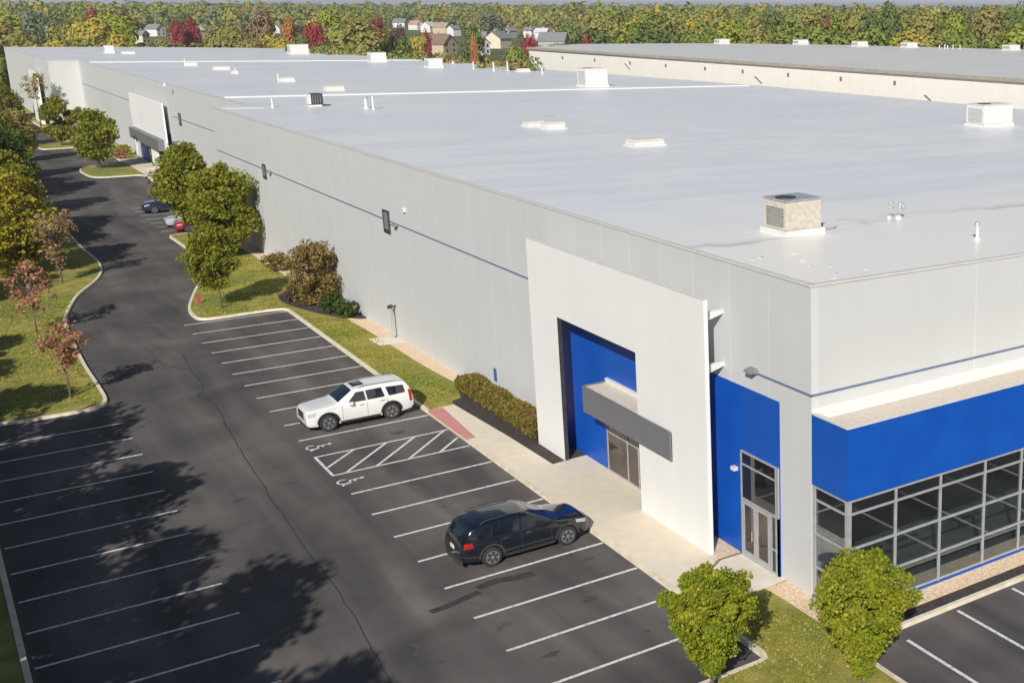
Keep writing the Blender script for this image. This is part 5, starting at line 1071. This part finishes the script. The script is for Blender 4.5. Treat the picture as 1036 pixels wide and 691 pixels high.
# ------------------------------------------------------------------ woods
TREES = [
    (3.1, 313.1, 15.5, 3.5, 'olive', 'broad olive-gold tree behind the far left end of the long pale roof'),
    (6.0, 388.0, 16.4, 1.9, 'orange', 'small rust-red tree at the far left edge of the woods'),
    (13.3, 397.5, 19.9, 5.7, 'bluegreen', 'dark blue-green spreading tree rising above the grey house roof at left'),
    (33.4, 435.7, 19.9, 3.0, 'crimson', 'small crimson tree high in the woods left of the white gabled house'),
    (18.8, 326.6, 16.4, 5.4, 'gold', 'broad yellow-green tree below the small crimson one, behind the far roof edge'),
    (18.0, 367.0, 16.5, 4.9, 'olive', 'olive tree between the grey house roof and the broad yellow-green tree'),
    (39.8, 424.8, 19.3, 3.8, 'brown', 'purple-brown thin tree upper left in the woods, right of the small crimson one'),
    (26.0, 315.6, 14.4, 2.2, 'lime', 'bright yellow-green small tree left of the white gabled house'),
    (79.3, 560.3, 14.7, 3.4, 'crimson', 'dark crimson tree standing against the right side of the white gabled house'),
    (86.6, 569.1, 15.4, 3.9, 'crimson', 'dark crimson tree behind the pair of cream roofs'),
    (95.4, 638.7, 17.7, 7.2, 'darkgreen', 'dark green conifer-like tree just above the crimson trees'),
    (51.5, 331.5, 16.3, 5.3, 'olive', 'yellow-olive rounded tree left of the tall brown tree'),
    (58.5, 324.8, 19.9, 4.5, 'brown', 'tall thin brown-leaved tree behind the far roof edge'),
    (113.9, 594.3, 21.0, 3.7, 'orange', 'orange tree high in the woods beside the tall brown tree'),
    (67.1, 307.3, 16.5, 3.5, 'crimson', 'round crimson tree close behind the roof edge, right of the leftmost big rooftop unit'),
    (78.1, 376.7, 17.2, 3.1, 'orange', 'orange-gold tree behind the leftmost big rooftop unit'),
    (103.5, 421.7, 19.9, 5.9, 'lime', 'bright green-yellow tree above and right of the round crimson tree'),
    (100.7, 380.9, 17.2, 6.4, 'olive', 'rounded olive tree between the two big crimson trees'),
    (102.8, 369.8, 17.3, 3.6, 'crimson', 'crimson domed tree left of the dark green shrub-like tree'),
    (112.1, 377.3, 14.7, 3.2, 'purple', 'dark purple tree touching the right side of the crimson domed tree'),
    (71.7, 253.7, 13.9, 3.4, 'darkgreen', 'dark green dense rounded tree close behind the roof edge'),
    (104.0, 337.8, 14.4, 3.2, 'gold', 'yellow tree behind the dark green dense rounded tree'),
    (113.3, 355.8, 13.8, 1.9, 'crimson', 'very small crimson tree among the white houses'),
    (108.1, 304.3, 15.9, 3.6, 'darkgreen', 'tall dark green tree between the two clusters of houses'),
    (104.7, 294.9, 12.9, 1.3, 'orange', 'small orange-red tree beside the tall dark green tree'),
    (61.9, 166.6, 14.7, 2.5, 'green', 'dense green tree against the corner of the white neighbouring wall'),
    (98.2, 243.5, 14.3, 2.3, 'crimson', 'crimson tree rising over the left end of the white neighbouring wall'),
    (109.9, 238.0, 13.9, 2.4, 'crimson', 'crimson tree peeking over the neighbouring roof at its left part'),
    (154.6, 305.0, 16.0, 1.9, 'crimson', 'small dull crimson tree deep in the woods above the neighbouring roof'),
    (142.7, 271.7, 18.7, 4.4, 'goldorange', 'golden orange tree in the woods above the neighbouring roof'),
    (183.3, 239.4, 18.7, 1.4, 'crimson', 'narrow dark crimson tree in the woods at right'),
    (183.7, 213.4, 22.0, 4.4, 'darkgreen', 'tall dark green tree breaking the skyline at right'),
    (183.2, 226.7, 22.1, 4.5, 'olive', 'tall olive tree breaking the skyline left of the dark green one'),
    (200.4, 184.0, 22.1, 4.4, 'darkgreen', 'tall dark green tree at the right edge of the woods'),
    (202.4, 196.3, 21.9, 5.1, 'brownolive', 'tall bronze-olive tree near the right edge of the woods'),
    (298.7, 755.8, 19.5, 9.8, 'bluegreen', 'tall blue-green tree on the skyline above the houses'),
    (411.6, 1194.3, 18.0, 12.8, 'goldorange', 'left one of three golden-orange trees on the skyline above the white houses'),
    (434.3, 1207.3, 19.0, 13.0, 'goldorange', 'middle one of three golden-orange trees on the skyline above the white houses'),
    (436.1, 1163.9, 18.2, 12.7, 'goldorange', 'right one of three golden-orange trees on the skyline above the white houses'),
    (-3.4, 301.6, 14.7, 3.7, 'green', 'F1'),
    (0.6, 306.7, 13.0, 3.7, 'brownolive', 'F1'),
    (3.7, 306.1, 13.3, 3.8, 'olive', 'F1'),
    (7.4, 318.0, 13.0, 4.1, 'gold', 'F1'),
    (9.1, 302.5, 13.3, 5.1, 'gold', 'F1'),
    (12.5, 302.7, 13.9, 3.9, 'green', 'F1'),
    (17.0, 303.3, 13.0, 5.1, 'olive', 'F1'),
    (21.9, 315.4, 12.8, 5.1, 'brownolive', 'F1'),
    (22.2, 301.2, 13.9, 4.0, 'gold', 'F1'),
    (27.4, 311.7, 11.5, 4.7, 'gold', 'F1'),
    (30.8, 302.3, 12.1, 3.9, 'olive', 'F1'),
    (32.5, 302.5, 12.4, 3.9, 'green', 'F1'),
    (38.3, 308.0, 12.1, 5.2, 'olive', 'F1'),
    (43.3, 309.9, 12.3, 4.6, 'olive', 'F1'),
    (43.1, 301.2, 14.7, 4.2, 'olive', 'F1'),
    (51.5, 309.9, 12.9, 5.3, 'olive', 'F1'),
    (50.1, 300.6, 13.3, 5.2, 'brownolive', 'F1'),
    (55.6, 302.3, 13.3, 5.2, 'gold', 'F1'),
    (56.1, 303.8, 13.5, 3.6, 'olive', 'F1'),
    (51.2, 261.0, 13.5, 3.8, 'darkgreen', 'F2'),
    (51.8, 249.0, 12.9, 2.8, 'olive', 'F2'),
    (52.2, 242.2, 13.1, 3.8, 'darkgreen', 'F2'),
    (52.5, 235.7, 12.6, 3.8, 'olive', 'F2'),
    (56.5, 241.7, 13.2, 3.4, 'green', 'F2'),
    (55.5, 229.9, 12.5, 2.6, 'brownolive', 'F2'),
    (56.6, 222.9, 12.4, 2.9, 'green', 'F2'),
    (54.5, 210.5, 12.3, 2.8, 'green', 'F2'),
    (56.8, 210.1, 12.2, 3.7, 'green', 'F2'),
    (58.9, 205.7, 11.7, 3.7, 'olive', 'F2'),
    (57.6, 198.8, 11.9, 3.6, 'green', 'F2'),
    (57.6, 189.9, 12.2, 3.4, 'brownolive', 'F2'),
    (58.7, 186.5, 12.3, 2.9, 'brownolive', 'F2'),
    (60.3, 186.9, 12.2, 3.8, 'green', 'F2'),
    (55.9, 166.7, 12.2, 3.8, 'olive', 'F2'),
    (60.3, 172.9, 12.1, 3.2, 'brownolive', 'F2'),
    (59.8, 167.8, 11.6, 3.7, 'olive', 'F2'),
    (57.4, 156.9, 12.2, 3.5, 'brownolive', 'F2'),
    (59.0, 154.5, 12.6, 2.8, 'darkgreen', 'F2'),
    (121.8, 259.2, 14.9, 6.0, 'darkgreen', 'F3'),
    (126.6, 259.5, 15.1, 5.2, 'darkgreen', 'F3'),
    (127.6, 241.2, 16.6, 5.8, 'darkgreen', 'F3'),
    (133.4, 239.0, 16.2, 5.2, 'darkgreen', 'F3'),
    (134.2, 226.9, 14.8, 5.9, 'green', 'F3'),
    (145.7, 230.2, 16.9, 7.0, 'lime', 'F3'),
    (147.7, 219.8, 15.1, 6.7, 'olive', 'F3'),
    (156.7, 216.6, 15.6, 7.0, 'green', 'F3'),
    (159.4, 208.9, 16.8, 6.9, 'green', 'F3'),
    (167.5, 210.5, 15.1, 5.6, 'olive', 'F3'),
    (172.3, 206.8, 16.5, 6.2, 'green', 'F3'),
    (180.8, 201.8, 16.0, 6.1, 'gold', 'F3'),
    (186.5, 198.5, 15.4, 7.2, 'olive', 'F3'),
    (178.2, 180.8, 15.4, 6.2, 'green', 'F3'),
    (196.7, 186.7, 15.1, 6.1, 'green', 'F3'),
    (198.7, 179.3, 17.1, 6.7, 'lime', 'F3'),
    (209.4, 179.9, 16.3, 6.3, 'olive', 'F3'),
    (137.0, 296.9, 10.2, 5.8, 'green', 'F3'),
    (146.1, 292.0, 17.5, 5.2, 'olive', 'F3'),
    (140.9, 269.9, 18.2, 5.7, 'lime', 'F3'),
    (148.6, 264.3, 18.5, 6.7, 'olive', 'F3'),
    (155.1, 258.3, 17.6, 5.3, 'green', 'F3'),
    (163.3, 257.9, 17.5, 5.2, 'olive', 'F3'),
    (159.2, 239.1, 17.9, 5.5, 'olive', 'F3'),
    (168.6, 236.1, 18.9, 6.3, 'green', 'F3'),
    (177.9, 240.3, 19.2, 5.7, 'olive', 'F3'),
    (182.2, 232.2, 18.1, 6.1, 'lime', 'F3'),
    (184.7, 223.3, 19.8, 5.4, 'darkgreen', 'F3'),
    (193.5, 220.9, 18.1, 5.9, 'gold', 'F3'),
    (200.4, 219.7, 19.7, 7.1, 'olive', 'F3'),
    (211.9, 218.0, 19.2, 5.2, 'lime', 'F3'),
    (210.9, 205.6, 18.9, 6.3, 'olive', 'F3'),
    (209.8, 196.2, 19.4, 7.1, 'green', 'F3'),
    (219.9, 193.6, 18.7, 6.6, 'darkgreen', 'F3'),
    (143.6, 335.8, 9.1, 5.2, 'olive', 'F3'),
    (155.3, 347.0, 8.7, 6.9, 'olive', 'F3'),
    (159.8, 328.6, 20.0, 6.6, 'olive', 'F3'),
    (164.9, 329.1, 20.0, 5.2, 'lime', 'F3'),
    (165.6, 307.3, 20.4, 6.1, 'green', 'F3'),
    (165.3, 295.4, 20.5, 5.8, 'green', 'F3'),
    (179.3, 304.0, 20.8, 6.5, 'gold', 'F3'),
    (180.2, 289.3, 20.7, 5.1, 'olive', 'F3'),
    (185.2, 277.9, 21.3, 5.3, 'green', 'F3'),
    (198.8, 290.0, 20.5, 6.0, 'darkgreen', 'F3'),
    (199.4, 272.3, 19.7, 6.6, 'olive', 'F3'),
    (214.0, 282.1, 20.0, 6.8, 'green', 'F3'),
    (210.5, 263.9, 19.9, 5.8, 'olive', 'F3'),
    (225.4, 270.2, 20.3, 6.8, 'green', 'F3'),
    (224.9, 253.9, 20.5, 5.7, 'green', 'F3'),
    (234.3, 256.5, 20.1, 7.0, 'lime', 'F3'),
    (245.2, 254.2, 20.5, 6.3, 'darkgreen', 'F3'),
    (245.8, 241.2, 20.0, 5.4, 'olive', 'F3'),
    (250.2, 237.4, 20.7, 5.5, 'green', 'F3'),
    (257.8, 235.2, 20.8, 5.3, 'lime', 'F3'),
    (256.0, 219.0, 20.3, 6.1, 'olive', 'F3'),
    (2.8, 361.4, 17.4, 8.9, 'olive', 'F4'),
    (24.1, 364.0, 17.9, 7.5, 'gold', 'F4'),
    (32.6, 380.5, 17.5, 8.1, 'lime', 'F4'),
    (63.4, 377.6, 15.4, 8.3, 'olive', 'F4'),
    (92.8, 355.4, 16.3, 8.7, 'olive', 'F4'),
    (9.3, 458.4, 19.0, 7.9, 'lime', 'F4'),
    (34.3, 457.4, 18.6, 6.3, 'green', 'F4'),
    (41.5, 460.7, 19.1, 7.5, 'lime', 'F4'),
    (85.7, 459.4, 20.4, 6.9, 'bluegreen', 'F4'),
    (118.6, 429.5, 19.5, 6.5, 'green', 'F4'),
]

FILL = {'F1': ('low autumn tree in the belt just behind the far end of the long roof','trees just behind the long roof'),
        'F2': ('low green tree in the belt along the slanting right edge of the long roof','trees along the right roof edge'),
        'F3': ('olive and gold tree in the wood behind the neighbouring grey roof','trees behind the neighbouring roof'),
        'F4': ('autumn tree in the upper woods beyond the houses','trees of the upper woods')}
protos = {}
def shell_crown(rng, nsub, per, qs):
    """crown of unit radius and height 2.2 built from leafy sub-clumps with outward facing leaves"""
    C_, N_ = [], []
    for k in range(nsub):
        t = rng.uniform(.12,.97); a = rng.uniform(0,6.283); f = math.sqrt(max(0,1-(abs(t-.42)/(.58 if t > .42 else .42))**2.2)); rr = f*rng.uniform(.35,.80)
        c0 = np.array([rr*math.cos(a), rr*math.sin(a), .12+2.0*t*.93]); cr = rng.uniform(.22,.42)
        u = rng.normal(size=(per,3)); u /= np.linalg.norm(u,axis=1)[:,None]; q = c0+u*cr*rng.uniform(.75,1.06,(per,1)); C_.append(q)
        out = q-np.array([0,0,.9]); out /= np.linalg.norm(out,axis=1)[:,None]; nn = u*.8+out*.5+rng.normal(0,.28,(per,3)); N_.append(nn/np.linalg.norm(nn,axis=1)[:,None])
    c_, nr = np.concatenate(C_), np.concatenate(N_); n = len(c_)
    a = rng.normal(size=(n,3)); a -= nr*np.sum(a*nr,1)[:,None]; a /= np.linalg.norm(a,axis=1)[:,None]; b2 = np.cross(nr,a); s = qs*rng.uniform(.6,1.3,(n,1))
    return np.stack([c_-a*s, c_-b2*s*.7, c_+a*s, c_+b2*s*.7],1)
def quads_mesh(name, V_, mats, mi=None):
    n = len(V_)//4; me = bpy.data.meshes.new(name); me.vertices.add(n*4); me.vertices.foreach_set('co', V_.reshape(-1)); me.loops.add(n*4); me.loops.foreach_set('vertex_index', np.arange(n*4,dtype=np.int32))
    me.polygons.add(n); me.polygons.foreach_set('loop_start', np.arange(0,n*4,4,dtype=np.int32)); me.polygons.foreach_set('loop_total', np.full(n,4,dtype=np.int32))
    for k in mats: me.materials.append(k)
    if mi is not None: me.polygons.foreach_set('material_index', mi)
    me.update(calc_edges=True); return me
def bg_proto(c, k):
    if (c, k) not in protos:
        rng = np.random.default_rng(500+7*k+sum(map(ord,c)))
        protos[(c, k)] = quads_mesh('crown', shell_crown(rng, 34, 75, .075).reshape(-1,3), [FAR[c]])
    return protos[(c, k)]
trm = MB(); trm.tube([(0,0,0),(.01,0,.5),(.0,.02,1.2),(.02,0,1.7)],[.06,.05,.03,.01],6)
for q in ((.5,.1,1.3),(-.45,.3,1.2),(.1,-.5,1.4),(-.2,-.4,1.6)): trm.tube([(0,0,.6),(q[0]*.5,q[1]*.5,q[2]*.75),q],[.02,.014,.005],5,False)
tro = trm.build('trunk', BARK); tro.hide_render = False; trunk_me = tro.data; bpy.data.objects.remove(tro)
random.seed(12)
for i, (x, y, h, r, c, lab) in enumerate(TREES):
    gname = None
    if lab in FILL: lab, gname = FILL[lab]
    t = thing('background_tree', lab, 'tree', (x,y,-.05), random.uniform(0,6.28), gname); t.scale = (r*1.12, r*1.12, h/2.2)
    for nm, me in (('crown', bg_proto(c, i % 3)), ('trunk', trunk_me)):
        o = bpy.data.objects.new(nm, me); COL.objects.link(o); o.parent = t
# the rest of the woods reads as one mass: one object
rng = np.random.default_rng(2024)
keys = ['olive','green','gold','darkgreen','brownolive','bluegreen','goldorange','brown','crimson']; pk = np.array([.36,.38,.12,.06,.04,.03,.008,.002,.002]); pk /= pk.sum()
bear0 = math.radians(-3), math.radians(52)
hs = [(math.atan2(x-CAM.x, y-CAM.y), math.hypot(x-CAM.x, y-CAM.y), w) for x, y, w, *_ in HOUSES]
V, MI = [], []
def add_lumps(cnt, d0, d1, hr_, rr_, nq):
    d = np.sqrt(rng.uniform(d0*d0, d1*d1, cnt)); b = rng.uniform(*bear0, cnt)
    for dd, bb in zip(d, b):
        x, y = CAM.x+dd*math.sin(bb), CAM.y+dd*math.cos(bb); h, r = rng.uniform(*hr_), rng.uniform(*rr_)
        town = math.radians(20.5) < bb < math.radians(26.5) and dd < 760
        if town:
            if rng.uniform() < .8: continue
            h *= .5; r *= .7
        top_ang = (CAM.z-h)/dd; bad = False
        for hb, hd, w in hs:
            if hd > dd-4 and abs(bb-hb) < (w*.75+4)/hd+(r*1.1)/dd and top_ang < (CAM.z-2.2)/hd+.0005: bad = True; break
        if bad: continue
        if bb > math.radians(20) and dd < 470 and bb < math.radians(27): continue
        key = rng.choice(len(keys), p=pk); q = kinds[nq][rng.integers(0,len(kinds[nq]))]; ca, sa = math.cos(bb*977), math.sin(bb*977)
        q2 = np.stack([(q[...,0]*ca-q[...,1]*sa)*r+x, (q[...,0]*sa+q[...,1]*ca)*r+y, q[...,2]*h/2.2],-1)
        V.append(q2.reshape(-1,3)); MI.append(np.full(len(q), key, dtype=np.int32))
kinds = {0: [shell_crown(rng, 22, 22, .12) for _ in range(8)], 1: [shell_crown(rng, 14, 9, .20) for _ in range(8)], 2: [shell_crown(rng, 9, 6, .30) for _ in range(8)]}
add_lumps(1500, 430, 800, (11,20), (4.5,8), 0)
add_lumps(3400, 800, 2000, (13,25), (6,10), 1)
add_lumps(3200, 2000, 5000, (15,31), (12,22), 2)
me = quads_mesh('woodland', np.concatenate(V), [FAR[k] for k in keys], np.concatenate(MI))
wd = bpy.data.objects.new('woodland', me); COL.objects.link(wd); tag(wd, 'far-off autumn woods reaching to the horizon', 'woods', None, 'stuff')

# ------------------------------------------------------------------ the air
hm = bpy.data.materials.new("autumn_haze"); hm.use_nodes = True; hn = hm.node_tree.nodes; hn.remove(hn["Principled BSDF"])
pv = hn.new("ShaderNodeVolumePrincipled"); pv.inputs["Color"].default_value = (0.86, 0.90, 0.96, 1); pv.inputs["Density"].default_value = 0.0002; pv.inputs["Anisotropy"].default_value = 0.25
hm.node_tree.links.new(pv.outputs[0], hn["Material Output"].inputs["Volume"])
m = MB(); m.box(-1620, 5720, -1120, 5720, -1.2, 46.0); hz = m.build('haze', hm); hz['kind'] = 'stuff'; hz['label'] = 'thin pale autumn haze over the far woods'
